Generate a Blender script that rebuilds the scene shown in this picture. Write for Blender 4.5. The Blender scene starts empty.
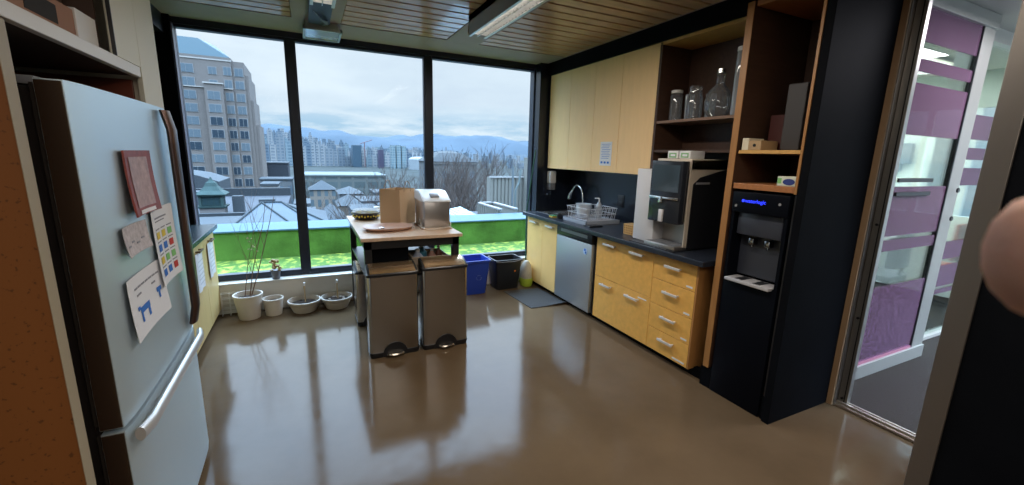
import bpy, bmesh, math, random
from mathutils import Vector, Matrix
random.seed(7)
S = bpy.context.scene
COL = S.collection
PI = math.pi
# ------------------------------------------------------------------ camera, sky, exposure
YAW, PITCH, ROLL, FPX = .45169, .2023, .026404, 421.95
EYE = Vector((0, 0, 1.57))
fw = Vector((math.sin(YAW)*math.cos(PITCH), math.cos(YAW)*math.cos(PITCH), -math.sin(PITCH)))
r0 = Vector((math.cos(YAW), -math.sin(YAW), 0))
u0 = r0.cross(fw)
rt = r0*math.cos(ROLL) + u0*math.sin(ROLL)
up = rt.cross(fw)
cd = bpy.data.cameras.new('camera')
cam = bpy.data.objects.new('camera', cd)
COL.objects.link(cam)
cd.sensor_width = 36
cd.lens = FPX/1024*36
cd.clip_start = .01
cd.clip_end = 6000
cd.dof.use_dof = True
cd.dof.focus_distance = 3.5
cd.dof.aperture_fstop = 17
m = Matrix((rt, up, -fw)).transposed().to_4x4()
m.translation = EYE
cam.matrix_world = m
S.camera = cam
S.view_settings.view_transform = 'Standard'
S.view_settings.look = 'None'
S.view_settings.gamma = 1
S.view_settings.use_curve_mapping = False
S.view_settings.exposure = 0.5
S.cycles.use_denoising = True
S.cycles.max_bounces = 10
S.cycles.transparent_max_bounces = 24
S.cycles.sample_clamp_indirect = 4
S.cycles.caustics_reflective = False
S.cycles.caustics_refractive = False

W = bpy.data.worlds.new('overcast_sky')
S.world = W
W.use_nodes = True
nt = W.node_tree
nt.nodes.clear()
def N(t, typ, **k):
    n = t.nodes.new(typ)
    for a, b in k.items():
        if a.startswith('i_'): n.inputs[a[2:].replace('_', ' ')].default_value = b
        else: setattr(n, a, b)
    return n
def ramp(t, stops, interp='LINEAR'):
    n = t.nodes.new('ShaderNodeValToRGB')
    cr = n.color_ramp
    cr.interpolation = interp
    while len(cr.elements) < len(stops): cr.elements.new(.5)
    for e, (p, c) in zip(cr.elements, stops):
        e.position = p
        e.color = (*c, 1)
    return n
tc = N(nt, 'ShaderNodeTexCoord')
sep = N(nt, 'ShaderNodeSeparateXYZ')
nt.links.new(tc.outputs['Generated'], sep.inputs[0])
mp = N(nt, 'ShaderNodeMapping')
mp.inputs['Scale'].default_value = (1, 1, 3.2)
nt.links.new(tc.outputs['Generated'], mp.inputs[0])
nz = N(nt, 'ShaderNodeTexNoise', i_Scale=3.2, i_Detail=7, i_Roughness=.55)
nt.links.new(mp.outputs[0], nz.inputs['Vector'])
cl = ramp(nt, [(.34, (.62, .71, .84)), (.50, (.68, .77, .88)), (.66, (.76, .84, .94))])
nt.links.new(nz.outputs['Fac'], cl.inputs[0])
# streaky low clouds against blue near the horizon
mp2 = N(nt, 'ShaderNodeMapping')
mp2.inputs['Scale'].default_value = (1, 1, 5)
nt.links.new(tc.outputs['Generated'], mp2.inputs[0])
nz2 = N(nt, 'ShaderNodeTexNoise', i_Scale=6.5, i_Detail=6, i_Roughness=.6)
nt.links.new(mp2.outputs[0], nz2.inputs['Vector'])
lo = ramp(nt, [(.40, (.42, .60, .78)), (.60, (.72, .81, .91))])
nt.links.new(nz2.outputs['Fac'], lo.inputs[0])
hz = ramp(nt, [(.0, (0, 0, 0)), (.06, (0, 0, 0)), (.11, (1, 1, 1))])
nt.links.new(sep.outputs['Z'], hz.inputs[0])
mx = N(nt, 'ShaderNodeMix', data_type='RGBA')
nt.links.new(hz.outputs[0], mx.inputs[0])
nt.links.new(lo.outputs[0], mx.inputs[6])
nt.links.new(cl.outputs[0], mx.inputs[7])
bg = N(nt, 'ShaderNodeBackground')
# unseen upper sky tinted bluer to cool the daylight indoors
tz = ramp(nt, [(.22, (1, 1, 1)), (.55, (.76, .91, 1.08))])
nt.links.new(sep.outputs['Z'], tz.inputs[0])
mt_z = N(nt, 'ShaderNodeMix', data_type='RGBA', blend_type='MULTIPLY')
mt_z.inputs[0].default_value = 1
nt.links.new(mx.outputs[2], mt_z.inputs[6])
nt.links.new(tz.outputs[0], mt_z.inputs[7])
nt.links.new(mt_z.outputs[2], bg.inputs[0])
# unseen upper sky strengthened far beyond the visible band to light the room
zr = N(nt, 'ShaderNodeMapRange')
zr.interpolation_type = 'SMOOTHSTEP'
for i_, v_ in ((1, .20), (2, .60), (3, .84), (4, 9.5)): zr.inputs[i_].default_value = v_
nt.links.new(sep.outputs['Z'], zr.inputs[0])
nt.links.new(zr.outputs[0], bg.inputs['Strength'])
wo = N(nt, 'ShaderNodeOutputWorld')
nt.links.new(bg.outputs[0], wo.inputs[0])

# daylight portal in the window opening (guides sampling of the sky)
def area(name, loc, rot, sx, sy, energy, color=(1, 1, 1), portal=False, spread=PI):
    d = bpy.data.lights.new(name, 'AREA')
    d.shape = 'RECTANGLE'
    d.size, d.size_y = sx, sy
    d.energy = energy
    d.color = color
    d.spread = spread
    o = bpy.data.objects.new(name, d)
    o.location = loc
    o.rotation_euler = rot
    COL.objects.link(o)
    if portal: d.cycles.is_portal = True
    return o
area('window_portal', (.8, 4.86, 1.46), (-PI/2, 0, 0), 3.5, 2.25, 1, portal=True)
# the room's warm ceiling lights behind the photographer, further down the kitchen
area('room_light', (.4, -.9, 2.6), (0, 0, 0), 2.6, 1.6, 42, (1, .90, .78))
area('room_light', (1.31, 2.1, 2.49), (0, 0, 0), .13, 2.4, 22, (1, .90, .80))
area('room_light', (5.2, 3.4, 2.6), (0, 0, 0), 2.4, 2.4, 170, (.97, 1, .98))
area('room_light', (4.6, .7, 2.6), (0, 0, 0), 1.8, .5, 34, (.95, .92, 1))  # unseen corridor lamp, raised to brighten the purple film

# ------------------------------------------------------------------ materials
def M(name, col, rough=.5, metal=0., bump=0., bscale=40., var=0., vscale=6., spec=.5, emit=None, es=0., stretch=None, alpha=1., coat=0., trans=0.):
    mt = bpy.data.materials.new(name)
    mt.use_nodes = True
    t = mt.node_tree
    b = t.nodes['Principled BSDF']
    b.inputs['Base Color'].default_value = (*col, 1)
    b.inputs['Roughness'].default_value = rough
    b.inputs['Metallic'].default_value = metal
    b.inputs['Specular IOR Level'].default_value = spec
    b.inputs['Alpha'].default_value = alpha
    b.inputs['Coat Weight'].default_value = coat
    b.inputs['Transmission Weight'].default_value = trans
    if emit:
        b.inputs['Emission Color'].default_value = (*emit, 1)
        b.inputs['Emission Strength'].default_value = es
    if bump or var:
        co = N(t, 'ShaderNodeTexCoord')
        mpn = N(t, 'ShaderNodeMapping')
        mpn.inputs['Scale'].default_value = stretch or (1, 1, 1)
        t.links.new(co.outputs['Object'], mpn.inputs[0])
    if var:
        n1 = N(t, 'ShaderNodeTexNoise', i_Scale=vscale, i_Detail=6, i_Roughness=.6)
        t.links.new(mpn.outputs[0], n1.inputs['Vector'])
        r = ramp(t, [(.3, tuple(max(0, c*(1-var)) for c in col)), (.7, tuple(min(1, c*(1+var)) for c in col))])
        t.links.new(n1.outputs['Fac'], r.inputs[0])
        t.links.new(r.outputs[0], b.inputs['Base Color'])
    if bump:
        n2 = N(t, 'ShaderNodeTexNoise', i_Scale=bscale, i_Detail=4)
        t.links.new(mpn.outputs[0], n2.inputs['Vector'])
        bp = N(t, 'ShaderNodeBump', i_Strength=bump, i_Distance=.01)
        t.links.new(n2.outputs['Fac'], bp.inputs['Height'])
        t.links.new(bp.outputs[0], b.inputs['Normal'])
    return mt

def glassmat(name, tint=(1, 1, 1), refl=1., ior=1.45, pale_sheen=0):
    """thin clear pane: tinted see-through plus a Fresnel mirror reflection"""
    mt = bpy.data.materials.new(name)
    mt.use_nodes = True
    t = mt.node_tree
    t.nodes.clear()
    tr = N(t, 'ShaderNodeBsdfTransparent')
    tr.inputs[0].default_value = (*tint, 1)
    gl = N(t, 'ShaderNodeBsdfGlossy')
    gl.inputs['Roughness'].default_value = .01
    gl.inputs[0].default_value = (1, 1, 1, 1)
    fr = N(t, 'ShaderNodeFresnel')
    fr.inputs[0].default_value = ior
    mu = N(t, 'ShaderNodeMath', operation='MULTIPLY')
    mu.inputs[1].default_value = refl
    mi = N(t, 'ShaderNodeMixShader')
    o = N(t, 'ShaderNodeOutputMaterial')
    t.links.new(fr.outputs[0], mu.inputs[0])
    t.links.new(mu.outputs[0], mi.inputs[0])
    t.links.new(tr.outputs[0], mi.inputs[1])
    t.links.new(gl.outputs[0], mi.inputs[2])
    if pale_sheen:
        df = N(t, 'ShaderNodeBsdfDiffuse')  # pale diffuse share standing in for window reflections on the glass
        df.inputs[0].default_value = (.8, .85, .9, 1)
        m3 = N(t, 'ShaderNodeMixShader')
        m3.inputs[0].default_value = pale_sheen
        t.links.new(mi.outputs[0], m3.inputs[1])
        t.links.new(df.outputs[0], m3.inputs[2])
        t.links.new(m3.outputs[0], o.inputs[0])
    else: t.links.new(mi.outputs[0], o.inputs[0])
    return mt

def cells(name, wall, glass, sx, sz, mortar=.3, rough=.4, sy=None):
    """facade: grid of windows in a wall (brick texture without offset)"""
    mt = bpy.data.materials.new(name)
    mt.use_nodes = True
    t = mt.node_tree
    b = t.nodes['Principled BSDF']
    b.inputs['Roughness'].default_value = rough
    b.inputs['Specular IOR Level'].default_value = .12
    co = N(t, 'ShaderNodeTexCoord')
    se = N(t, 'ShaderNodeSeparateXYZ')
    cm = N(t, 'ShaderNodeCombineXYZ')
    ad = N(t, 'ShaderNodeMath', operation='ADD')
    t.links.new(co.outputs['Object'], se.inputs[0])
    t.links.new(se.outputs[0], ad.inputs[0])
    t.links.new(se.outputs[1], ad.inputs[1])
    t.links.new(ad.outputs[0], cm.inputs[0])
    t.links.new(se.outputs[2], cm.inputs[1])
    br = N(t, 'ShaderNodeTexBrick', offset=0.0, squash=1.0)
    br.inputs['Scale'].default_value = 1
    br.inputs['Brick Width'].default_value = sx
    br.inputs['Row Height'].default_value = sz
    br.inputs['Mortar Size'].default_value = mortar
    br.inputs['Mortar Smooth'].default_value = 0
    br.inputs['Bias'].default_value = 0
    br.inputs['Color1'].default_value = (*glass, 1)
    br.inputs['Color2'].default_value = (*[c*.75 for c in glass], 1)
    br.inputs['Mortar'].default_value = (*wall, 1)
    t.links.new(cm.outputs[0], br.inputs['Vector'])
    t.links.new(br.outputs[0], b.inputs['Base Color'])
    return mt

def speckle(name, base, spots, scale=60, thr=.62, rough=.5, soft=.05, bump=0):
    mt = bpy.data.materials.new(name)
    mt.use_nodes = True
    t = mt.node_tree
    b = t.nodes['Principled BSDF']
    b.inputs['Roughness'].default_value = rough
    co = N(t, 'ShaderNodeTexCoord')
    n1 = N(t, 'ShaderNodeTexNoise', i_Scale=scale, i_Detail=3)
    t.links.new(co.outputs['Object'], n1.inputs['Vector'])
    r = ramp(t, [(thr, base), (thr+soft, spots)])
    t.links.new(n1.outputs['Fac'], r.inputs[0])
    t.links.new(r.outputs[0], b.inputs['Base Color'])
    if bump:
        bp = N(t, 'ShaderNodeBump', i_Strength=bump, i_Distance=.02)
        t.links.new(n1.outputs['Fac'], bp.inputs['Height'])
        t.links.new(bp.outputs[0], b.inputs['Normal'])
    return mt

black = M('black_paint', (.0048, .0056, .0075), .6, var=.2, vscale=3, spec=.03)
blackwall = M('black_gloss_panel', (.010, .014, .024), .25, bump=.02, bscale=8)
counter_m = M('black_laminate', (.018, .023, .035), .32, bump=.05, bscale=200)
frame_m = M('window_frame_metal', (.018, .026, .045), .38, metal=.2)
maple = M('honey_maple', (.60, .35, .11), .38, var=.10, vscale=5, stretch=(6, 6, 1), coat=.15)
maple_pale = M('pale_maple', (.92, .63, .31), .4, var=.03, vscale=5, stretch=(6, 6, 1))
maple_mid = M('mid_maple', (.85, .56, .21), .4, var=.04)
maple_front = M('golden_maple_fronts', (.80, .44, .105), .36, var=.08, vscale=4, stretch=(2, 6, 6), coat=.15)
oak_edge = M('reddish_wood_edge', (.36, .15, .055), .4, var=.15, vscale=8, stretch=(1, 6, 6))
brown_in = M('shaded_brown_wood', (.065, .032, .019), .5, var=.18, vscale=6, stretch=(1, 6, 6))  # wood darkened to carry the shade inside the cabinets
slat_m = M('slat_wood', (.58, .36, .235), .28, var=.22, vscale=3, stretch=(1, 8, 8), coat=.35)
slot_m = M('slot_dark', (.02, .015, .012), .8)
ceil_m = M('ceiling_board', (.33, .235, .225), .55, var=.06)
cork_m = speckle('speckled_wood_panel', (.24, .085, .020), (.13, .045, .012), scale=70, thr=.62, rough=.55)
edge_m = M('pale_edge_band', (.36, .31, .22), .5)
white_m = M('white_laminate', (.78, .77, .74), .4)
wallw_m = M('white_wall_paint', (.62, .60, .55), .6, var=.03)
steel = M('brushed_steel', (.56, .56, .56), .27, metal=1, bump=.06, bscale=60, stretch=(1, 1, 14))
steel_bin = M('bin_steel', (.50, .50, .51), .2, metal=1, bump=.05, bscale=50, stretch=(1, 1, 14))
handle_m = M('satin_white_metal', (.70, .69, .66), .45, metal=.3)
steel_h = M('bright_steel', (.75, .75, .75), .2, metal=1)
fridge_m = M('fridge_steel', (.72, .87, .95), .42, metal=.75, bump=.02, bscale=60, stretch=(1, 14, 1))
fridge_side = M('fridge_side_wood_reflection', (.12, .085, .06), .25, metal=.8)  # brown wood reflection put into the metal's base colour
handle_refl = M('handle_wood_reflection', (.14, .09, .075), .28, metal=.9)  # reflection of dark wood put into the handle colour
alu = M('aluminium', (.42, .41, .38), .35, metal=.85)
alu_dk = M('dark_aluminium', (.23, .21, .19), .38, metal=.8, bump=.05, bscale=60, stretch=(1, 1, 20))
plast_k = M('black_plastic', (.012, .013, .016), .35)
plast_g = M('grey_plastic', (.22, .23, .25), .4)
plast_w = M('white_plastic', (.75, .76, .76), .35)
plast_b = M('blue_plastic', (.02, .06, .42), .4)
paper_w = M('white_paper', (.74, .76, .80), .8)
ink_m = M('grey_ink', (.25, .26, .30), .8)
blue_ink = M('blue_ink', (.03, .16, .55), .7)
red_m = M('red_print', (.26, .06, .05), .45, var=.3, vscale=20)
pinkgrey = M('pinkish_note_paper', (.48, .45, .47), .8, var=.25, vscale=50)
card_m = M('kraft_cardboard', (.42, .24, .12), .8, var=.06)
kraft = M('kraft_paper', (.50, .33, .19), .8, bump=.3, bscale=12)
kraft_dk = M('kraft_shaded_paper', (.40, .20, .09), .8, bump=.3, bscale=12)  # darker copy of kraft for the bag's shaded side, unused
soil_m = M('soil', (.035, .022, .015), .95, bump=.8, bscale=80)
pot_m = M('white_clay_pot', (.62, .58, .52), .6, var=.05)
twig_m = M('twig_bark', (.16, .09, .06), .8)
leaf_m = M('small_succulent_leaves', (.42, .32, .16), .6, var=.4, vscale=30)
ltgreen = M('light_green', (.2, .5, .15), .6)
red_p = M('red_square_print', (.5, .04, .03), .7)
yellow_p = M('yellow_print', (.65, .5, .06), .7)
win_glass = glassmat('window_glass', (.93, .96, .96), .03)
clear_glass = glassmat('clear_glass', (.90, .93, .95), 1.2, 1.5, .10)
door_glass = glassmat('door_glass', (.86, .93, .90), .8)
film_m = bpy.data.materials.new('purple_film')
film_m.use_nodes = True
_t = film_m.node_tree
_t.nodes.clear()
_tr = N(_t, 'ShaderNodeBsdfTransparent'); _tr.inputs[0].default_value = (.80, .60, .80, 1)
_df = N(_t, 'ShaderNodeBsdfDiffuse'); _df.inputs[0].default_value = (.42, .24, .38, 1)
_gl = N(_t, 'ShaderNodeBsdfGlossy'); _gl.inputs['Roughness'].default_value = .03
_m1 = N(_t, 'ShaderNodeMixShader'); _m1.inputs[0].default_value = .34
_m2 = N(_t, 'ShaderNodeMixShader')
_fr = N(_t, 'ShaderNodeFresnel'); _fr.inputs[0].default_value = 1.22
_o = N(_t, 'ShaderNodeOutputMaterial')
_t.links.new(_tr.outputs[0], _m1.inputs[1]); _t.links.new(_df.outputs[0], _m1.inputs[2])
_t.links.new(_fr.outputs[0], _m2.inputs[0])
_t.links.new(_m1.outputs[0], _m2.inputs[1]); _t.links.new(_gl.outputs[0], _m2.inputs[2])
_t.links.new(_m2.outputs[0], _o.inputs[0])

# polished concrete
floor_m = bpy.data.materials.new('polished_concrete')
floor_m.use_nodes = True
_t = floor_m.node_tree
_b = _t.nodes['Principled BSDF']
_co = N(_t, 'ShaderNodeTexCoord')
_n1 = N(_t, 'ShaderNodeTexNoise', i_Scale=1.3, i_Detail=8, i_Roughness=.65)
_n2 = N(_t, 'ShaderNodeTexNoise', i_Scale=14, i_Detail=5, i_Roughness=.6)
_r1 = ramp(_t, [(.3, (.104, .070, .040)), (.7, (.146, .100, .059))])
_r2 = ramp(_t, [(.35, (.09, .09, .09)), (.75, (.17, .17, .17))])
_bp = N(_t, 'ShaderNodeBump', i_Strength=.035, i_Distance=.02)
_n3 = N(_t, 'ShaderNodeTexNoise', i_Scale=5, i_Detail=3)
for n in (_n1, _n2, _n3): _t.links.new(_co.outputs['Object'], n.inputs['Vector'])
_t.links.new(_n1.outputs['Fac'], _r1.inputs[0]); _t.links.new(_r1.outputs[0], _b.inputs['Base Color'])
_t.links.new(_n2.outputs['Fac'], _r2.inputs[0]); _t.links.new(_r2.outputs[0], _b.inputs['Roughness'])
_t.links.new(_n3.outputs['Fac'], _bp.inputs['Height']); _t.links.new(_bp.outputs[0], _b.inputs['Normal'])
_b.inputs['Specular IOR Level'].default_value = .15
_b.inputs['Coat Weight'].default_value = .0
_b.inputs['Coat Roughness'].default_value = .12

# ------------------------------------------------------------------ mesh helpers
class MB:
    def __init__(s): s.bm = bmesh.new(); s.mats = []; s.cur = 0
    def _add(s, b, mat=None):
        me = bpy.data.meshes.new('t')
        if mat is not None:
            i = s.mi(mat)
            for f in b.faces: f.material_index = i
        b.to_mesh(me); b.free()
        s.bm.from_mesh(me)
        bpy.data.meshes.remove(me)
        return s
    def mi(s, mat):
        if mat not in s.mats: s.mats.append(mat)
        return s.mats.index(mat)
    def box(s, x0, x1, y0, y1, z0, z1, bev=0, mat=None, seg=2, rot=None, piv=None):
        b = bmesh.new()
        bmesh.ops.create_cube(b, size=1)
        for v in b.verts:
            v.co = Vector(((x0+x1)/2+v.co.x*abs(x1-x0), (y0+y1)/2+v.co.y*abs(y1-y0), (z0+z1)/2+v.co.z*abs(z1-z0)))
        if bev: bmesh.ops.bevel(b, geom=b.edges[:], offset=bev, segments=seg, affect='EDGES', profile=.5)
        if rot:
            p = Vector(piv or ((x0+x1)/2, (y0+y1)/2, (z0+z1)/2))
            bmesh.ops.rotate(b, cent=p, matrix=Matrix.Rotation(rot[0], 3, rot[1]), verts=b.verts[:])
        return s._add(b, mat)
    def loft(s, rings, cap=True, mat=None, close=True):
        b = bmesh.new()
        R = [[b.verts.new(p) for p in r] for r in rings]
        n = len(R[0])
        for a, c in zip(R, R[1:]):
            for i in range(n if close else n-1):
                j = (i+1) % n
                b.faces.new((a[i], a[j], c[j], c[i]))
        if cap and close:
            b.faces.new(R[0][::-1]); b.faces.new(R[-1])
        bmesh.ops.recalc_face_normals(b, faces=b.faces[:])
        return s._add(b, mat)
    def lathe(s, cx, cy, prof, seg=24, mat=None, cap=True, sx=1, sy=1):
        return s.loft([[(cx+r*sx*math.cos(2*PI*i/seg), cy+r*sy*math.sin(2*PI*i/seg), z) for i in range(seg)] for r, z in prof], cap, mat)
    def tube(s, pts, r, seg=8, mat=None, cap=True):
        pts = [Vector(p) for p in pts]
        rs = r if isinstance(r, (list, tuple)) else [r]*len(pts)
        rings = []
        ref = None
        for i, p in enumerate(pts):
            d = (pts[min(i+1, len(pts)-1)]-pts[max(i-1, 0)]).normalized()
            if ref is None:
                ref = Vector((0, 0, 1)) if abs(d.z) < .9 else Vector((1, 0, 0))
            a = d.cross(ref).normalized()
            c = a.cross(d).normalized()
            ref = c
            rings.append([p+(a*math.cos(2*PI*k/seg)+c*math.sin(2*PI*k/seg))*rs[i] for k in range(seg)])
        return s.loft(rings, cap, mat)
    def prism(s, poly, axis, a0, a1, mat=None, bev=0):
        """poly in the two other axes, extruded along axis"""
        def P(u, v, a):
            return {'x': (a, u, v), 'y': (u, a, v), 'z': (u, v, a)}[axis]
        b = bmesh.new()
        A = [b.verts.new(P(u, v, a0)) for u, v in poly]
        B = [b.verts.new(P(u, v, a1)) for u, v in poly]
        n = len(poly)
        for i in range(n):
            j = (i+1) % n
            b.faces.new((A[i], A[j], B[j], B[i]))
        b.faces.new(A[::-1]); b.faces.new(B)
        bmesh.ops.recalc_face_normals(b, faces=b.faces[:])
        if bev: bmesh.ops.bevel(b, geom=b.edges[:], offset=bev, segments=2, affect='EDGES')
        return s._add(b, mat)
    def ball(s, c, r, mat=None, sx=1, sy=1, sz=1, sub=2, jit=0):
        b = bmesh.new()
        bmesh.ops.create_icosphere(b, subdivisions=sub, radius=r)
        for v in b.verts:
            k = 1+random.uniform(-jit, jit)
            v.co = Vector((c[0]+v.co.x*sx*k, c[1]+v.co.y*sy*k, c[2]+v.co.z*sz*k))
        return s._add(b, mat)
    def sheet(s, grid, th=.001, mat=None):
        """grid[i][j] of points -> thin two sided sheet with thickness"""
        b = bmesh.new()
        V = [[b.verts.new(p) for p in row] for row in grid]
        for i in range(len(V)-1):
            for j in range(len(V[0])-1):
                b.faces.new((V[i][j], V[i+1][j], V[i+1][j+1], V[i][j+1]))
        bmesh.ops.recalc_face_normals(b, faces=b.faces[:])
        bmesh.ops.solidify(b, geom=b.faces[:], thickness=th)
        return s._add(b, mat)
    def build(s, name, mat=None, parent=None, smooth=False, origin=None):
        me = bpy.data.meshes.new(name)
        if parent is not None:
            off = Vector(parent.get('_w', parent.location))
        elif origin is not None: off = Vector(origin)
        else:
            xs = [v.co for v in s.bm.verts]
            lo = Vector([min(v[i] for v in xs) for i in range(3)]); hi = Vector([max(v[i] for v in xs) for i in range(3)])
            off = Vector(((lo.x+hi.x)/2, (lo.y+hi.y)/2, lo.z))
        wo_ = off.copy()
        bmesh.ops.translate(s.bm, vec=-off, verts=s.bm.verts[:])
        s.bm.to_mesh(me)
        s.bm.free()
        if mat is not None and not s.mats: me.materials.append(mat)
        for x in s.mats: me.materials.append(x)
        if smooth:
            me.polygons.foreach_set('use_smooth', [True]*len(me.polygons))
            try: me.set_sharp_from_angle(angle=math.radians(38))
            except Exception: pass
        o = bpy.data.objects.new(name, me)
        COL.objects.link(o)
        if parent is None: o.location = off
        else: o.parent = parent
        WPOS[o.name] = wo_
        o['_w'] = tuple(wo_)
        return o
WPOS = {}
def thing(name, label, cat, loc=(0, 0, 0), group=None, kind=None):
    o = bpy.data.objects.new(name, None)
    o.empty_display_size = .1
    COL.objects.link(o)
    o.location = loc
    o['_w'] = tuple(loc)
    o['label'] = label; o['category'] = cat
    if group: o['group'] = group
    if kind: o['kind'] = kind
    return o
def tag(o, label, cat, group=None, kind=None):
    o['label'] = label; o['category'] = cat
    if group: o['group'] = group
    if kind: o['kind'] = kind
    return o
def struct(o): o['kind'] = 'structure'; return o
def bx(*a, **k): return MB().box(*a, **k)
def lab(o, t): o['label'] = t; return o
def textmesh(s, size, mat, name, parent, origin, xdir, ydir, depth=.0008):
    c = bpy.data.curves.new('t', 'FONT')
    c.body = s; c.size = size; c.extrude = depth; c.align_x = 'CENTER'
    o = bpy.data.objects.new('t', c)
    COL.objects.link(o)
    dg = bpy.context.evaluated_depsgraph_get()
    me = bpy.data.meshes.new_from_object(o.evaluated_get(dg))
    bpy.data.objects.remove(o)
    x = Vector(xdir).normalized(); y = Vector(ydir).normalized(); z = x.cross(y)
    mm = Matrix((x, y, z)).transposed().to_4x4()
    off = Vector(parent['_w'])
    mm.translation = Vector(origin)-off
    me.transform(mm)
    me.materials.clear(); me.materials.append(mat)
    q = bpy.data.objects.new(name, me)
    COL.objects.link(q); q.parent = parent
    return q

# ================================================================== ROOM SHELL
CZ = 2.65
struct(bx(-1.45, 3.12, -2.6, 4.80, -.06, 0).build('floor', floor_m, origin=(0, 0, 0)))
struct(bx(-1.52, -1.42, -2.6, 4.95, 0, CZ).build('wall_left', black))
struct(bx(3.05, 3.15, 1.43, 4.95, 0, CZ).build('wall_right', black))
struct(bx(-1.45, 3.1, -2.7, -2.6, 0, CZ).build('wall_back', M('back_wall_paint', (.30, .28, .26), .7)))
# black wall in front right (dark panel beside the passage)
struct(bx(2.44, 2.54, -2.6, .655, 0, CZ).build('wall_front_right', black))
# knee wall below the window, with its sill
k = MB().box(-.955, 2.56, 4.66, 4.88, 0, .285)
k.box(-.955, 2.56, 4.645, 4.80, .285, .300, .004)
struct(k.build('wall_window', wallw_m))
# black end panels either side of the window
struct(bx(-1.42, -.955, 4.68, 4.88, 0, CZ).build('wall_window_left', black))
struct(bx(2.56, 3.05, 4.62, 4.88, 0, CZ).build('wall_window_right', blackwall))
struct(bx(-.955, 2.56, 4.74, 4.88, 2.60, CZ+.05).build('trim_1', frame_m))   # head frame
# ceiling: grey board with three recessed slat fields
c = MB()
c.box(-1.45, 3.12, -2.6, -1.8, CZ, CZ+.2)
c.box(-1.45, 3.12, 4.24, 4.88, CZ, CZ+.2)
c.box(-.036, .344, -1.8, 4.24, CZ, CZ+.2)
c.box(1.30, 1.63, -1.8, 4.24, CZ, CZ+.2)
c.box(2.66, 3.12, -1.8, 4.24, CZ, CZ+.2)
struct(c.build('ceiling', ceil_m, origin=(0, 0, CZ)))
for i, (xa, xb) in enumerate(((-1.45, -.036), (.344, 1.30), (1.63, 2.66))):
    s_ = MB()
    s_.box(xa, xb, -1.8, 4.24, CZ+.05, CZ+.08, mat=slot_m)
    y = 4.24
    while y > -1.75:
        s_.box(xa+.004, xb-.004, y-.118, y-.004, CZ+.004, CZ+.03, .003, mat=slat_m, seg=1)
        y -= .136
    struct(s_.build('trim_%d' % (i+2), origin=(0, 0, CZ)))
# black soffit beam over the right-hand cabinets
struct(bx(2.66, 3.05, 1.38, 4.62, 2.512, CZ).build('trim_5', black))
# ------------------------------------------------ window: three panes with dark mullions
wx = [(-.955, -.108), (-.035, 1.215), (1.292, 2.56)]
for i, (xa, xb) in enumerate(wx):
    w = MB()
    t_ = .028
    w.box(xa, xb, 4.76, 4.84, .30, .36, .003); w.box(xa, xb, 4.76, 4.84, 2.575, 2.60)
    w.box(xa, xa+.012, 4.78, 4.83, .36, 2.575); w.box(xb-.012, xb, 4.78, 4.83, .36, 2.575)
    wo2 = struct(w.build('window_%d' % (i+1), frame_m))
    bx(xa+.01, xb-.01, 4.80, 4.806, .355, 2.58).build('pane', win_glass, wo2)
struct(bx(-.108, -.035, 4.77, 4.86, .30, 2.60, .004).build('trim_6', frame_m))
struct(bx(1.215, 1.292, 4.77, 4.86, .30, 2.60, .004).build('trim_7', frame_m))
struct(bx(2.545, 2.56, 4.75, 4.84, .30, 2.6, .003).build('trim_8', frame_m))
struct(bx(-.957, -.945, 4.70, 4.84, .30, 2.6, .003).build('trim_9', M('jamb_edge_metal', (.10, .09, .13), .4)))

# ================================================================== RIGHT KITCHEN RUN
FX = 2.44
def bar_handle(x, y0, y1, z, parent, mat=handle_m, name='handle'):
    h = MB()
    h.box(x-.036, x-.024, y0, y1, z-.010, z+.010, .003)
    h.box(x-.03, x+.002, y0+.008, y0+.020, z-.005, z+.005)
    h.box(x-.03, x+.002, y1-.020, y1-.008, z-.005, z+.005)
    return h.build(name, mat, parent, True)
# toe kick
struct(bx(2.50, 2.54, 1.90, 4.62, 0, .07).build('baseboard_right', black))
def base_unit(name, label, ya, yb, cat='cabinet'):
    t = thing(name, label, cat, ((FX+3.0)/2, (ya+yb)/2, .06))
    b = MB()
    b.box(FX+.022, 3.03, ya, ya+.018, .06, .86); b.box(FX+.022, 3.03, yb-.018, yb, .06, .86)
    b.box(FX+.022, 3.03, ya, yb, .06, .078); b.box(3.01, 3.03, ya, yb, .06, .86)
    b.build('body', maple, t)
    return t
def front(t, name, ya, yb, za, zb, hs, mat=None):
    d = bx(FX, FX+.02, ya+.002, yb-.002, za+.002, zb-.002, .0015).build(name, mat or maple_front, t)
    for (h0, h1, hz_) in hs: bar_handle(FX, h0, h1, hz_, d)
    return d
t = base_unit('sink_cabinet', 'light wood base cabinet with two doors under the sink by the window', 3.90, 4.60)
front(t, 'door', 4.22, 4.60, .06, .855, [(4.34, 4.50, .80)], maple_mid)
front(t, 'door', 3.90, 4.22, .06, .855, [(3.96, 4.12, .80)], maple_mid)
t = base_unit('drawer_cabinet', 'wide golden wood base unit with two deep drawers and paired bar handles', 2.44, 3.20)
d = front(t, 'drawer', 2.44, 3.18, .475, .855, [(2.90, 3.06, .80), (2.54, 2.70, .80)])
d = front(t, 'drawer', 2.44, 3.18, .06, .475, [(2.92, 3.07, .415), (2.56, 2.72, .415)])
lab(bx(FX-.002, FX, 2.48, 2.58, .432, .442).build('label_strip', plast_w, t), 'white label strip')
t = base_unit('drawer_cabinet', 'narrow golden wood base unit with four stacked drawers nearest the water dispenser', 2.02, 2.44)
zs = [.06, .245, .445, .65, .855]
for i in range(4):
    d = front(t, 'drawer', 2.02, 2.44, zs[i], zs[i+1], [(2.15, 2.30, (zs[i+1]-.075) if i else .185)])
    lab(bx(FX-.002, FX, 2.045, 2.10 if i else 2.16, zs[i]+.018, zs[i]+.032).build('label_strip', plast_w, d), 'white label strip')
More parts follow.
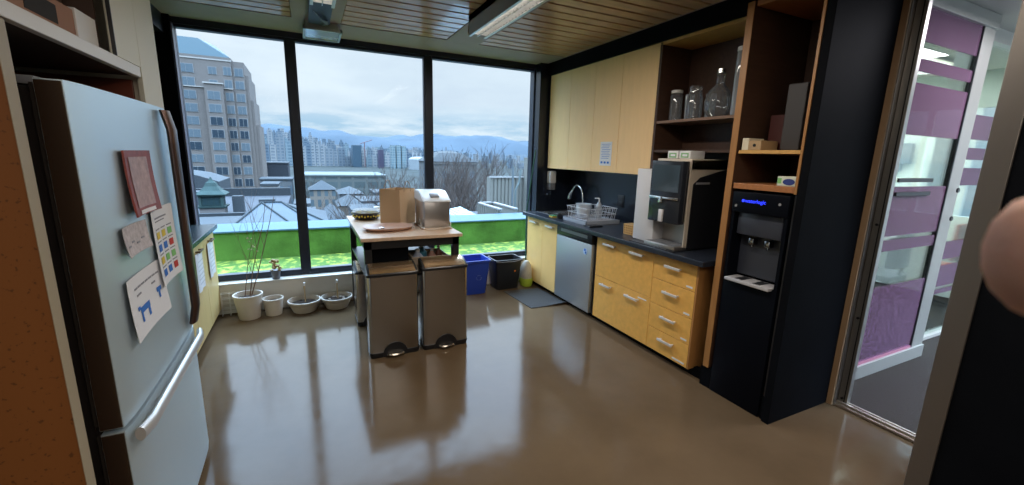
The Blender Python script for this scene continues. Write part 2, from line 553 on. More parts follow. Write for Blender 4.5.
# wood side panel of the drawer unit
bx(FX, 3.02, 2.005, 2.02, .06, .86).build('side_panel', M('side_panel_wood', (.40, .19, .06), .4, var=.1, stretch=(6, 6, 1)), t)
# dishwasher
t = thing('dishwasher', 'stainless steel dishwasher with black control strip under the counter', 'dishwasher', (2.7, 3.57, .05))
bx(FX+.03, 3.0, 3.22, 3.90, .05, .855).build('body', plast_k, t)
bx(FX-.008, FX+.03, 3.245, 3.888, .055, .745, .006).build('door', M('dishwasher_steel', (.52, .55, .57), .4, metal=.8, bump=.03, stretch=(1, 1, 12)), t, True)
cp = bx(FX-.012, FX+.03, 3.245, 3.888, .75, .845, .01).build('control_panel', plast_k, t, True)
bx(FX-.014, FX-.011, 3.32, 3.80, .795, .828, .001).build('display_strip', plast_g, cp)
mg = MB(); mg.tube([(FX-.013, 3.345, .665), (FX-.007, 3.345, .665)], .033, 20)
mgo = mg.build('round_magnet', M('pale_blue_print', (.45, .60, .85), .5)); tag(mgo, 'round blue and white magnet stuck on the dishwasher door', 'magnet')
q = MB(); q.tube([(FX-.0145, 3.350, .68), (FX-.012, 3.350, .68)], .014, 12); q.tube([(FX-.0145, 3.335, .655), (FX-.012, 3.335, .655)], .012, 12)
q.build('print', blue_ink, mgo)
# counter top
c = MB(); c.box(2.375, 3.05, 1.93, 4.18, .86, .90, .004)
c.box(2.375, 2.56, 4.18, 4.62, .86, .90, .004); c.box(2.93, 3.05, 4.18, 4.62, .86, .90, .004); c.box(2.56, 2.93, 4.56, 4.62, .86, .90)
tag(c.build('worktop', counter_m), 'long black laminate worktop running along the right-hand wall', 'countertop')
# sink
s_ = MB()
s_.box(2.56, 2.93, 4.18, 4.56, .74, .745)
for a in ((2.555, 2.565, 4.18, 4.56), (2.925, 2.935, 4.18, 4.56), (2.56, 2.93, 4.175, 4.185), (2.56, 2.93, 4.555, 4.565)): s_.box(*a, .74, .903)
tag(s_.build('sink', steel), 'small stainless sink sunk in the black worktop by the window', 'sink')
# backsplash
struct(bx(3.02, 3.05, 1.90, 4.62, .90, 1.44).build('trim_10', blackwall))
# upper cabinets: four pale doors
t = thing('upper_cabinet', 'row of four tall pale wood wall cabinet doors above the sink', 'cabinet', (2.86, 3.7, 1.435))
u = MB(); u.box(2.70, 3.04, 2.83, 4.58, 1.44, 2.505); u.build('body', maple_pale, t)
for ya, yb in ((4.137, 4.58), (3.69, 4.137), (3.28, 3.69), (2.83, 3.28)):
    bx(2.68, 2.70, ya+.002, yb-.002, 1.435, 2.51, .0015).build('door', maple_pale, t)
n_ = thing('notice_sheet', 'white printed notice taped on the second pale upper cabinet door from the right', 'notice', (2.678, 3.44, 1.50))
bx(2.677, 2.679, 3.36, 3.54, 1.50, 1.73).build('sheet', paper_w, n_)
q = MB()
for i in range(9): q.box(2.6755, 2.677, 3.38+.01*(i % 3), 3.52-.012*(i % 2), 1.705-i*.017, 1.709-i*.017)
for i in range(3): q.box(2.6755, 2.677, 3.39+i*.05, 3.42+i*.05, 1.52, 1.54)
q.build('print_lines', blue_ink, n_)
# open shelf unit
t = thing('open_shelf_unit', 'open brown wooden wall shelf holding glass jars above the coffee machine', 'shelf', (2.86, 2.36, 1.44))
u = MB()
u.box(2.68, 3.03, 2.805, 2.828, 1.44, 2.51)
u.box(2.68, 3.03, 1.89, 1.912, 1.60, 2.51); u.box(3.01, 3.03, 1.89, 2.828, 1.44, 2.51)
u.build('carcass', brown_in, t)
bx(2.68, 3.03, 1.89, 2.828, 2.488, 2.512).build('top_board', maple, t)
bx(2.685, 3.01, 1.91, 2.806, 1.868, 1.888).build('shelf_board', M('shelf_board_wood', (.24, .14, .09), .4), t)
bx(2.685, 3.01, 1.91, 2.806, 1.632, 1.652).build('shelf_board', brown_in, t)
# glassware on the shelf
gl_sh = 'glassware on the open brown shelf'
def vessel(name, label, x, y, prof, cat='jar', mat=clear_glass, extra=None, z=1.889):
    t = thing(name, label, cat, (x, y, z), gl_sh)
    MB().lathe(x, y, [(.001, z+.002)] + [(r, z+h) for r, h in prof], 28, cap=False).build('glass', mat, t, True)
    if extra: extra(t, x, y, z)
    return t
blue_gl = glassmat('bluish_glass', (.80, .90, .96), 1.3, 1.5, .28)
grey_gl = glassmat('smoky_glass', (.82, .84, .86), 1.3, 1.5, .10)
def lid(r, h, mat, h2=.02):
    def f(t, x, y, z): MB().lathe(x, y, [(r, z+h), (r, z+h+h2), (r*.9, z+h+h2+.003)], 20).build('lid', mat, t, True)
    return f
vessel('glass_jar', 'tall clear glass jar with a pale lid, leftmost on the shelf', 2.80, 2.72, [(.045, .002), (.048, .02), (.048, .20), (.043, .22)], extra=lid(.046, .222, plast_w))
vessel('glass_tumbler', 'narrow bluish glass tumbler second from left on the shelf', 2.82, 2.60, [(.030, .002), (.036, .20)], 'glass', blue_gl)
vessel('glass_jug', 'smoky glass jug with ribbed body between tumbler and carafe', 2.79, 2.52, [(.055, .002), (.06, .04), (.058, .16), (.045, .21), (.05, .25)], 'jug', grey_gl)
vessel('glass_tumbler', 'bluish glass tumbler between the smoky jug and big carafe', 2.86, 2.43, [(.034, .002), (.04, .19)], 'glass', blue_gl)
vessel('glass_carafe', 'large round-bellied glass carafe with a steel stopper', 2.80, 2.31, [(.06, .002), (.092, .05), (.098, .12), (.075, .19), (.03, .24), (.028, .30), (.036, .315)], 'carafe', grey_gl, lid(.03, .316, steel_h, .03))
vessel('glass_carafe', 'big wide glass carafe right of the stoppered carafe', 2.88, 2.14, [(.05, .002), (.085, .04), (.09, .14), (.06, .22), (.035, .26), (.04, .31)], 'carafe', grey_gl)
vessel('glass_bottle', 'tallest bluish glass bottle at the right end of the shelf', 2.73, 2.10, [(.034, .002), (.036, .02), (.036, .32), (.034, .42)], 'bottle', blue_gl, lid(.036, .421, plast_w, .025))

# tall cabinet with niche
t = thing('tall_cabinet', 'tall orange wood cabinet with open niches above the black water dispenser', 'cabinet', (2.74, 1.66, 0))
orange_w = M('orange_edge_wood', (.34, .165, .055), .4, var=.12, vscale=5, stretch=(6, 6, 1))
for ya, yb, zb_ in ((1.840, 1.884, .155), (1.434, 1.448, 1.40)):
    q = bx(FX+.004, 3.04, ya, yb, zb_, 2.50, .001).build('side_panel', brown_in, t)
    lab(bx(FX-.001, FX+.004, ya, yb, zb_, 2.50).build('edge_band', orange_w, q), 'orange wood edge')  # bright front edge split from panel faces darkened for shade
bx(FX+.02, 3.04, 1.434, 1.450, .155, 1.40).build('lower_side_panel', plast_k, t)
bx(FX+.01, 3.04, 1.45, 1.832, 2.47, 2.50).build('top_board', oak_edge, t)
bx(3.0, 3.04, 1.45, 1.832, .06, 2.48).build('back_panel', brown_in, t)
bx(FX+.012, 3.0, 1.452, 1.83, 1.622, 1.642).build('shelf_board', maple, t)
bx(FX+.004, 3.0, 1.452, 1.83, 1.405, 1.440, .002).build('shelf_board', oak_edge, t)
# things in the niches
t = thing('wooden_block_box', 'small beige box with a round dark hole on the upper niche shelf', 'box', (2.53, 1.755, 1.643))
bx(2.46, 2.62, 1.695, 1.815, 1.643, 1.70, .003).build('body', M('beige_box_side', (.40, .27, .14), .6), t)
bx(2.457, 2.60, 1.775, 1.817, 1.643, 1.715, .002).build('flap', M('cream_card', (.66, .60, .45), .6), t)
q = MB(); q.tube([(2.60-.145, 1.735, 1.672), (2.461, 1.735, 1.672)], .009, 12); q.build('hole', plast_k, t)
tag(bx(2.64, 2.84, 1.66, 1.78, 1.643, 1.86, .004).build('dark_red_box', M('dark_red_card', (.055, .009, .007), .5)), 'dark red box standing at the back of the upper niche', 'box')
b_ = MB(); b_.box(2.56, 2.585, 1.535, 1.645, 1.643, 2.02, .006)
tag(b_.build('grey_board', M('dark_grey_board', (.035, .032, .032), .5)), 'dark grey board leaning on edge at the right of the upper niche', 'board')
t = thing('tissue_box', 'small white box with a blue oval print on the lower niche shelf', 'box', (2.52, 1.51, 1.441))
bx(2.46, 2.60, 1.46, 1.565, 1.441, 1.495, .003).build('box', M('white_green_card', (.62, .66, .55), .6), t)
q = MB(); q.prism([(1.497+.034*math.cos(a*PI/10), 1.465+.018*math.sin(a*PI/10)) for a in range(20)], 'x', 2.4585, 2.4605); q.build('oval_logo', M('navy_print', (.02, .04, .2), .6), t)
bx(2.4585, 2.4605, 1.54, 1.562, 1.455, 1.485).build('green_print', ltgreen, t)
# water dispenser
t = thing('water_dispenser', 'black free-standing water dispenser with blue display built into the tall cabinet', 'water dispenser', (2.7, 1.64, 0))
disp_k = M('dispenser_gloss_black', (.003, .004, .007), .35, spec=.08)
rec_k = M('dispenser_recess', (.035, .04, .055), .3)
b_ = MB()
b_.box(2.45, 2.98, 1.462, 1.822, 0.0, .83, .006)
b_.box(2.56, 2.98, 1.462, 1.822, .82, 1.38)
b_.box(2.44, 2.98, 1.462, 1.822, 1.26, 1.39, .008)
b_.box(2.45, 2.60, 1.462, 1.482, .82, 1.27); b_.box(2.45, 2.60, 1.802, 1.822, .82, 1.27)
b_.build('body', disp_k, t, True)
bx(2.545, 2.562, 1.484, 1.80, .85, 1.255, .002).build('recess_plate', rec_k, t)
bx(2.475, 2.56, 1.50, 1.79, 1.12, 1.265, .006).build('front_panel', rec_k, t, True)
for yy in (1.595, 1.70):
    q = MB(); q.box(2.50, 2.545, yy-.018, yy+.018, 1.06, 1.10, .004); q.tube([(2.52, yy, 1.06), (2.52, yy, 1.045)], .009, 12)
    tp = q.build('tap', M('tap_chrome', (.35, .36, .38), .2, metal=1), t, True)
tr_ = bx(2.415, 2.545, 1.492, 1.79, .818, .838, .005).build('drip_tray', M('tray_silver', (.60, .60, .62), .3, metal=.3), t, True)
q = MB()
for yy in (1.56, 1.68): q.box(2.435, 2.53, yy, yy+.05, .8375, .8395)
q.build('grille', plast_k, tr_)
blue_e = M('blue_display', (.02, .03, .3), .4, emit=(.02, .04, 1.0), es=1.6)
q = MB(); q.tube([(2.4405, 1.745, 1.335), (2.4385, 1.745, 1.335)], .009, 14); q.build('display_logo', blue_e, t)
textmesh('waterlogic', .032, blue_e, 'display_text', t, (2.4395, 1.665, 1.326), (0, -1, 0), (0, 0, 1))
for yy in (1.79, 1.515):
    q = MB(); q.tube([(2.4405, yy, 1.300 if yy > 1.7 else 1.335), (2.438, yy, 1.300 if yy > 1.7 else 1.335)], .008, 12); q.build('symbol', M('symbol_grey', (.25, .26, .28), .5), t)
# toe and black end panel
struct(bx(2.44, 3.12, 1.385, 1.430, 0, CZ, .002).build('wall_panel', black))
struct(bx(2.455, 3.04, 1.826, 1.905, 0, .154).build('baseboard_cabinet', black))
struct(bx(2.46, 3.04, 1.432, 1.455, 0, .154).build('baseboard_end', black))

# coffee machine
t = thing('coffee_machine', 'large silver and black coffee machine with white side unit on the worktop', 'coffee machine', (2.74, 2.48, .90))
silver = M('silver_shell', (.60, .52, .42), .4, metal=.15)
mw = M('machine_white', (.66, .66, .68), .35)
b_ = MB(); b_.box(2.50, 2.98, 2.545, 2.775, .905, 1.495, .006); b_.build('milk_cooler', mw, t, True)
b_ = MB()
b_.prism([(2.50, .93), (2.98, .905), (2.98, 1.585), (2.50, 1.57)], 'y', 2.225, 2.235)
b_.box(2.62, 2.98, 2.235, 2.545, .92, 1.50)
b_.box(2.50, 2.98, 2.225, 2.56, 1.50, 1.582, .006)
b_.build('shell', silver, t, True)
bx(2.612, 2.622, 2.24, 2.545, .93, 1.12).build('cup_area', M('cup_area_silver', (.50, .47, .44), .35, metal=.4), t)
q = MB(); q.prism([(2.535, .915), (2.965, .908), (2.965, 1.535), (2.60, 1.45), (2.535, 1.40)], 'y', 2.2215, 2.2255)
q.build('side_cover', plast_k, t)
q = bx(2.56, 2.70, 2.219, 2.222, 1.40, 1.415).build('side_label', M('side_label_grey', (.30, .30, .32), .5), t)
hd = bx(2.435, 2.505, 2.240, 2.550, 1.10, 1.565, .008).build('head', M('machine_black', (.02, .024, .032), .2), t, True)
bx(2.432, 2.436, 2.262, 2.53, 1.335, 1.535, .001).build('screen', M('dark_touch_screen', (.035, .05, .06), .12), hd)
q = MB(); q.box(2.422, 2.437, 2.25, 2.54, 1.278, 1.297, .004); q.box(2.420, 2.436, 2.40, 2.44, 1.25, 1.297, .003)
q.build('trim_bar', steel_h, hd, True)
q = MB(); q.box(2.420, 2.437, 2.385, 2.425, 1.105, 1.20, .004); q.build('spout', mw, hd, True)
b_ = MB(); b_.box(2.43, 2.64, 2.24, 2.56, .905, .935, .005)
tr_ = b_.build('drip_tray', M('tray_steel', (.58, .54, .50), .28, metal=.9), t, True)
q = MB()
for i in range(12): q.box(2.445, 2.60, 2.26+i*.024, 2.27+i*.024, .934, .938)
q.build('grille', plast_g, tr_)
bx(2.40, 2.62, 2.22, 2.70, .90, .906).build('base_mat', plast_k, t)
# tea boxes on the machine
for i, (yy, wtx) in enumerate(((2.44, 'left'), (2.325, 'right'))):
    t = thing('pod_box', 'clear-topped white box with green label on the coffee machine, %s one' % wtx, 'box', (2.60, yy, 1.583), 'boxes on the coffee machine')
    bx(2.53, 2.68, yy-.052, yy+.052, 1.583, 1.640, .004).build('box', plast_w, t, True)
    bx(2.5285, 2.5305, yy-.035, yy+.035, 1.590, 1.625).build('green_label', M('pod_green', (.22, .45, .22), .5), t)
    bx(2.527, 2.529, yy-.025, yy+.02, 1.60, 1.615).build('print', paper_w, t)
# small patterned wooden box on worktop
t = thing('patterned_box', 'small wooden box with dotted pattern beside the coffee machine', 'box', (2.62, 2.93, .90))
bx(2.58, 2.68, 2.86, 2.99, .90, .995, .003).build('box', maple, t)
q = MB()
for i in range(4):
    for j in range(5): q.box(2.5785, 2.5805, 2.872+j*.024, 2.882+j*.024, .912+i*.021, .922+i*.021)
q.build('dots', M('dot_brown', (.16, .06, .02), .6), t)
# outlet on the backsplash
t = thing('wall_outlet', 'black wall outlet on the backsplash right of the dish rack', 'outlet', (3.018, 3.57, 1.07))
bx(3.012, 3.02, 3.52, 3.62, 1.06, 1.19, .003).build('plate', plast_k, t, True)
for zz in (1.09, 1.14): bx(3.009, 3.013, 3.545, 3.595, zz, zz+.03, .003).build('socket', M('socket_dk', (.03, .03, .035), .4), t)
t = thing('wall_outlet', 'black wall outlet half hidden just left of the coffee machine', 'outlet', (3.018, 3.12, 1.07))
bx(3.012, 3.02, 3.08, 3.17, 1.06, 1.19, .003).build('plate', plast_k, t, True)
for zz in (1.09, 1.14): bx(3.009, 3.013, 3.10, 3.15, zz, zz+.03, .003).build('socket', plast_g, t)
# soap dispenser on the end wall
t = thing('soap_dispenser', 'white wall soap dispenser on the black wall beside the window', 'soap dispenser', (2.74, 4.58, 1.16))
bx(2.70, 2.785, 4.53, 4.62, 1.25, 1.40, .012).build('body', plast_w, t, True)
bx(2.705, 2.78, 4.535, 4.62, 1.17, 1.25, .008).build('nozzle_cover', plast_g, t, True)
# faucet
t = thing('faucet', 'tall chrome gooseneck faucet with a pull-down spray head over the sink', 'faucet', (2.90, 4.12, .90))
px_, py_ = 2.90, 4.10
pts = [(px_, py_, .90), (px_, py_, 1.10)]
for a in range(0, 11):
    an = PI*a/10*.82
    pts.append((px_-.005-.0*a, py_+.12-.12*math.cos(an), 1.10+.145*math.sin(an)))
MB().tube(pts, .011, 12).build('neck', steel_h, t, True)
e = Vector(pts[-1])
MB().tube([e, e+Vector((-.01, .03, -.05)), e+Vector((-.01, .05, -.10))], [.015, .022, .026], 12).build('spray_head', steel_h, t, True)
MB().lathe(px_, py_, [(.028, .90), (.028, .915), (.018, .93), (.018, .98)], 20).build('base', steel_h, t, True)
MB().tube([(px_, py_-.015, .955), (px_-.03, py_-.07, .985)], .006, 8).build('lever', steel_h, t, True)
# dish rack with things
t = thing('dish_rack', 'white wire dish rack on a clear tray beside the sink', 'dish rack', (2.72, 3.62, .90))
wire = M('white_wire', (.60, .62, .66), .4)
y0, y1, x0, x1 = 3.50, 3.86, 2.54, 2.90
def rect(z, dx=0): return [(x0-dx, y0-dx, z), (x1+dx, y0-dx, z), (x1+dx, y1+dx, z), (x0-dx, y1+dx, z), (x0-dx, y0-dx, z)]
q = MB()
for z_, dd in ((.935, -.02), (1.0, 0), (1.06, .01)):
    q.tube(rect(z_, dd), .0035, 6)
for i in range(13):
    f = i/12
    for xx in (x0, x1): q.tube([(xx-(.01 if xx == x0 else -.01), y0+(y1-y0)*f, 1.06), (xx+(.02 if xx == x0 else -.02), y0+(y1-y0)*f, .935)], .002, 5)
    q.tube([(x0+.02, y0+(y1-y0)*f, .935), (x1-.02, y0+(y1-y0)*f, .935)], .002, 5)
    if 0 < i < 12: q.tube([(x0+.12, y0+(y1-y0)*f, .935), (x0+.15, y0+(y1-y0)*f+.01, 1.04), (x0+.18, y0+(y1-y0)*f, .935)], .002, 5)
for i in range(9):
    f = i/8
    for yy in (y0, y1): q.tube([(x0+(x1-x0)*f, yy+(-.01 if yy == y0 else .01), 1.06), (x0+(x1-x0)*f, yy+(.02 if yy == y0 else -.02), .935)], .002, 5)
q.build('wire_basket', wire, t, True)
q = MB(); q.box(2.50, 2.93, 3.46, 3.89, .90, .906, .002); q.box(2.50, 2.508, 3.46, 3.89, .90, .94); q.box(2.922, 2.93, 3.46, 3.89, .90, .94); q.box(2.50, 2.93, 3.46, 3.468, .90, .94); q.box(2.50, 2.93, 3.882, 3.89, .90, .94)
q.build('tray', M('frosted_tray', (.42, .46, .52), .2, alpha=.75), t)
t = thing('plastic_tub', 'translucent white plastic tub sitting in the dish rack', 'tub', (2.66, 3.76, .94))
MB().lathe(2.66, 3.74, [(.065, .942), (.08, 1.03), (.083, 1.075), (.088, 1.08), (.088, 1.088), (.075, 1.085), (.07, 1.03), (.06, .95)], 24).build('tub', M('milky_plastic', (.55, .60, .66), .25), t, True)
t = thing('soap_bottle', 'clear pump bottle of dish soap standing behind the rack', 'bottle', (2.80, 3.50, .94))
t = t
q = MB().lathe(2.80, 3.66, [(.03, .938), (.034, .95), (.034, 1.07), (.02, 1.10), (.013, 1.11)], 20).build('bottle', M('clear_soap', (.5, .55, .6), .12, alpha=.7), t, True)
q = MB(); q.tube([(2.80, 3.66, 1.11), (2.80, 3.66, 1.15)], .008, 10); q.tube([(2.80, 3.66, 1.15), (2.77, 3.70, 1.148)], .006, 8); q.build('pump', plast_w, t, True)
tag(MB().box(2.46, 2.62, 3.34, 3.45, .901, .914, .004).build('dark_cloth', plast_k), 'dark folded cloth at the near end of the dish rack', 'cloth')
t = thing('scrub_sponge', 'yellow and green scrub sponge beside the sink edge', 'sponge', (2.47, 4.05, .90))
bx(2.45, 2.51, 4.02, 4.11, .901, .918, .005).build('foam', M('yellow_foam', (.6, .42, .08), .9), t); bx(2.45, 2.51, 4.02, 4.11, .918, .925, .002).build('scourer', M('green_scourer', (.05, .22, .08), .95), t)
tag(MB().lathe(2.50, 3.96, [(.03, .901), (.034, .95), (.028, .952), (.025, .91)], 18).build('dark_cup', plast_k, smooth=True), 'small dark cup between sponge and dish rack', 'cup')

# ================================================================== RIGHT: GLASS DOOR, PARTITION AND ROOM BEYOND
struct(bx(3.12, 7.1, -1.0, 4.88, -.06, -.002).build('floor_corridor', M('dark_carpet', (.022, .015, .010), .85, bump=.5, bscale=120), origin=(3.1, 0, 0)))
struct(bx(3.12, 7.1, -1.0, 1.60, 2.66, 2.7).build('ceiling_corridor', M('corridor_ceiling', (.55, .54, .50), .7)))
t = thing('door_1', '', 'x', (3.1, 1.37, 0)); del t['label']; del t['category']; t['kind'] = 'structure'
tan = M('tan_edge', (.42, .28, .16), .5)
bx(3.05, 3.062, 1.352, 1.386, 0, 2.62).build('wood_edge', tan, t)
bx(3.062, 3.15, 1.345, 1.386, 0, 2.62, .002).build('jamb', alu_dk, t)
bx(3.10, 3.14, 1.29, 1.345, 0, 2.50, .003).build('stile', alu, t)
bx(3.118, 3.122, 1.335, 1.345, .02, 2.50).build('gasket', plast_k, t)
bx(3.098, 3.102, 1.305, 1.311, .02, 2.50).build('gasket', plast_k, t)
q = MB(); q.box(3.07, 3.15, .50, 1.36, 0, .018, .003); q.box(3.085, 3.10, .50, 1.345, .018, .034, .002); q.box(3.125, 3.14, .50, 1.345, .018, .03, .002)
q.build('threshold', M('threshold_alu', (.62, .56, .50), .35, metal=.7), t, True)
bx(3.06, 3.15, .40, 1.386, 2.50, 2.66).build('header', alu, t)
for zz in (.06, .62, 1.22):
    q = MB(); q.tube([(3.095, 1.318, zz), (3.085, 1.318, zz)], .008, 10); q.build('fixing', plast_k, t)
# near post of the passage
struct(bx(2.43, 2.56, .655, .735, 0, CZ, .003).build('trim_11', alu_dk))
struct(bx(2.56, 3.12, .40, .655, 0, CZ).build('wall_corridor_near', black))
struct(bx(3.12, 3.2, 1.43, 1.47, 0, CZ).build('trim_12', black))
# glazed partition (meeting room front) parallel to the window wall
part = thing('door_2', '', 'x', (3.9, 1.50, 0)); del part['label']; del part['category']; part['kind'] = 'structure'
def band(x0, x1, y, z0, z1, p, mat, nm): return bx(x0, x1, y, y+.004, z0, z1).build(nm, mat, p)
q = MB()
q.box(3.2, 4.60, 1.47, 1.53, .0, .105, .003); q.box(3.2, 4.60, 1.47, 1.53, 2.56, 2.655, .003)
q.box(4.42, 4.60, 1.485, 1.515, 0, 2.655, .003); q.box(3.2, 3.26, 1.47, 1.53, 0, 2.655, .003)
q.build('frame', M('partition_frame', (.40, .40, .37), .4, metal=.4), part)
bx(4.405, 4.42, 1.485, 1.515, .1, 2.56).build('gasket', plast_k, part)
bx(3.26, 4.405, 1.50, 1.506, .105, 2.56).build('pane', door_glass, part)
bands = [(2.39, 2.56), (2.18, 2.27), ]
for z0, z1 in ((2.36, 2.56), (2.18, 2.26), (1.78, 2.11), (1.08, 1.43), (.97, 1.05), (.11, .70)):
    band(3.26, 4.40, 1.493, z0, z1, part, film_m, 'film_band')
bx(3.26, 4.40, 1.485, 1.497, .105, .122).build('lower_pink_strip', M('pink_strip', (.45, .16, .24), .3), part)  # pink strip along the bottom of the film
for zz in (1.475, 1.38): bx(3.64, 4.13, 1.478, 1.492, zz-.014, zz+.014, .003).build('pull_bar', plast_k, part)
for zz in (1.18, 1.40):
    q = MB(); q.tube([(4.50, 1.46, zz), (4.50, 1.45, zz)], .018, 12); q.build('lock', plast_k, part)
p2 = thing('window_4', '', 'x', (6, 1.64, 0)); del p2['label']; del p2['category']; p2['kind'] = 'structure'
q = MB(); q.box(4.60, 7.0, 1.62, 1.68, 0, .03); q.box(4.60, 7.0, 1.60, 1.69, 2.56, 2.66); q.box(4.60, 4.66, 1.53, 1.68, 0, 2.66)
q.build('frame', M('partition_rail', (.62, .60, .56), .4, metal=.3), p2)
bx(4.66, 7.0, 1.65, 1.656, .03, 2.56).build('pane', door_glass, p2)
for z0, z1 in ((1.81, 2.01), (1.64, 1.74), (1.42, 1.57), (.76, .92), (.50, .70), (.43, .47)):
    band(4.66, 6.99, 1.643, z0, z1, p2, film_m, 'film_band')
# meeting room shell
mwht = M('meeting_wall', (.66, .72, .68), .6)
struct(bx(3.15, 7.1, 4.80, 4.9, 0, 2.7).build('wall_meeting', mwht))
# far wall of the meeting room: solid pale wall, then a window bay
struct(bx(7.0, 7.1, 2.62, 4.8, 0, 2.7).build('wall_far_right', mwht))
q = MB(); q.box(7.0, 7.06, -1, 2.62, .95, 1.0); q.box(7.0, 7.06, -1, 2.62, 2.25, 2.7); q.box(7.0, 7.1, -1, 2.62, 0, .95)
for yy in (-1, .3, 1.6, 2.2, 2.56): q.box(7.0, 7.06, yy, yy+.06, 1.0, 2.25)
w5 = struct(q.build('window_5', mwht)); bx(7.02, 7.026, -.95, 2.58, 1.0, 2.25).build('pane', win_glass, w5)
struct(bx(3.15, 7.1, 1.69, 4.8, 2.66, 2.7).build('ceiling_meeting', M('meeting_ceiling', (.62, .63, .55), .7)))
q = MB()
for i in range(3): q.box(3.6+i*1.8, 4.8+i*1.8, 2.2, 2.35, 2.63, 2.66); q.box(3.6+i*1.8, 4.8+i*1.8, 3.6, 3.75, 2.63, 2.66)
q.build('t', None).name = 'ceiling_light'
cl_ = bpy.data.objects['ceiling_light']
bpy.data.objects.remove(cl_)
lit = M('lit_panel', (.9, .9, .85), .5, emit=(1, .97, .80), es=2.0)
for i, (xx, yy) in enumerate(((3.7, 2.2), (5.5, 2.2), (3.7, 3.7), (5.5, 3.7))):
    t = thing('ceiling_light', 'long lit ceiling light behind the purple glass, %s row, %s end' % ('front' if yy < 3 else 'back', 'near' if xx < 5 else 'far'), 'light', (xx+.6, yy+.07, 2.6), 'ceiling lights in the meeting room')
    bx(xx, xx+1.2, yy, yy+.15, 2.625, 2.66).build('housing', alu, t); bx(xx+.02, xx+1.18, yy+.02, yy+.13, 2.618, 2.626).build('diffuser', lit, t)
t = thing('wall_screen', 'grey wall-mounted screen in the room behind the purple glass', 'screen', (6.96, 2.88, 1.5))
bx(6.93, 6.99, 2.74, 3.02, 1.60, 1.86, .01).build('screen', M('grey_screen', (.16, .19, .22), .3), t); bx(6.95, 6.99, 2.84, 2.92, 1.50, 1.60).build('bracket', plast_g, t)
t = thing('meeting_table', 'white-topped meeting table behind the glass partition', 'table', (6.0, 3.4, 0))
bx(4.9, 6.8, 2.5, 3.5, .72, .75, .005).build('tabletop', white_m, t)
for xx in (5.1, 6.6):
    for yy in (2.6, 3.4): bx(xx-.03, xx+.03, yy-.03, yy+.03, 0, .72).build('leg', plast_k, t)
def office_chair(x, y, label, mat):
    t = thing('office_chair', label, 'chair', (x, y, 0), 'chairs in the meeting room')
    bx(x-.23, x+.23, y-.23, y+.23, .44, .50, .02).build('seat', mat, t, True)
    bx(x-.21, x+.21, y-.25, y-.20, .58, .98, .02).build('backrest', mat, t, True)
    q = MB(); q.tube([(x, y, .08), (x, y, .44)], .025, 10); q.tube([(x, y-.2, .46), (x, y-.235, .62)], .015, 8); q.build('post', plast_k, t)
    for k_ in range(5):
        a = k_*2*PI/5
        MB().tube([(x, y, .09), (x+.26*math.cos(a), y+.26*math.sin(a), .04)], [.02, .012], 8).build('leg', plast_k, t)
office_chair(5.3, 2.2, 'dark office chair behind the main purple glass pane', plast_k)
office_chair(6.4, 2.15, 'red-brown office chair behind the right glass pane', M('rust_fabric', (.35, .08, .05), .8))
tag(bx(3.25, 3.32, 3.2, 3.6, .95, 1.3).build('wall_poster', M('teal_poster', (.1, .45, .5), .6)), 'teal poster on the meeting room side wall', 'poster')
struct(bx(3.15, 3.25, 1.53, 4.8, 0, 2.7).build('wall_meeting_left', mwht))

# ================================================================== LEFT SIDE: FRIDGE, PANELS, COUNTER
# speckled wood side panel nearest the camera with pale edge
t = thing('side_panel', 'speckled orange wood panel with pale edge standing left of the fridge', 'panel', (-1.0, 1.42, 0))
bx(-1.40, -.602, 1.405, 1.435, 0, 1.845).build('board', cork_m, t)
lab(bx(-.602, -.600, 1.400, 1.445, 0, 1.845, .0005).build('edge_band', edge_m, t), 'pale edge band')
# shelf above fridge
t = thing('overhead_shelf', 'white-edged shelf bridging over the steel fridge', 'shelf', (-1.0, 1.95, 1.84))
bx(-1.40, -.645, 1.40, 2.448, 1.866, 1.896).build('board', M('dark_shelf_board', (.05, .03, .022), .5), t)
bx(-.645, -.62, 1.30, 2.44, 1.860, 1.903, .003).build('front_edge', white_m, t)
# tall pale cabinet right of fridge
t = thing('pantry_cabinet', 'tall pale cream cabinet between the fridge and the window counter', 'cabinet', (-1.0, 2.6, 0))
cream = M('cream_laminate', (.74, .71, .58), .45)
bx(-1.40, -.64, 2.475, 2.73, .06, 2.64).build('body', cream, t)
bx(-.64, -.62, 2.455, 2.725, .06, 2.64, .002).build('door', cream, t)
bx(-1.40, -.66, 2.452, 2.475, 0.06, 1.85).build('side_panel', M('red_side_wood', (.22, .055, .03), .45), t)
bx(-.64, -.62, 2.195, 2.452, 1.904, 2.64, .001).build('upper_panel', cream, t)
struct(MB().box(-1.42, -1.0, 2.76, 4.68, 2.5, CZ).box(-1.42, -.66, 1.4, 2.76, 2.641, CZ).build('trim_13', M('left_soffit', (.014, .014, .02), .4)))
bx(-.632, -.62, 2.190, 2.195, 1.904, 2.60).build('panel_edge', plast_k, t)
# brown end of the open top compartment
bx(-1.38, -1.30, 1.46, 2.18, 1.904, 2.6).build('compartment_back', brown_in, t)
bx(-1.38, -.665, 2.183, 2.192, 1.904, 2.6).build('compartment_side', brown_in, t)
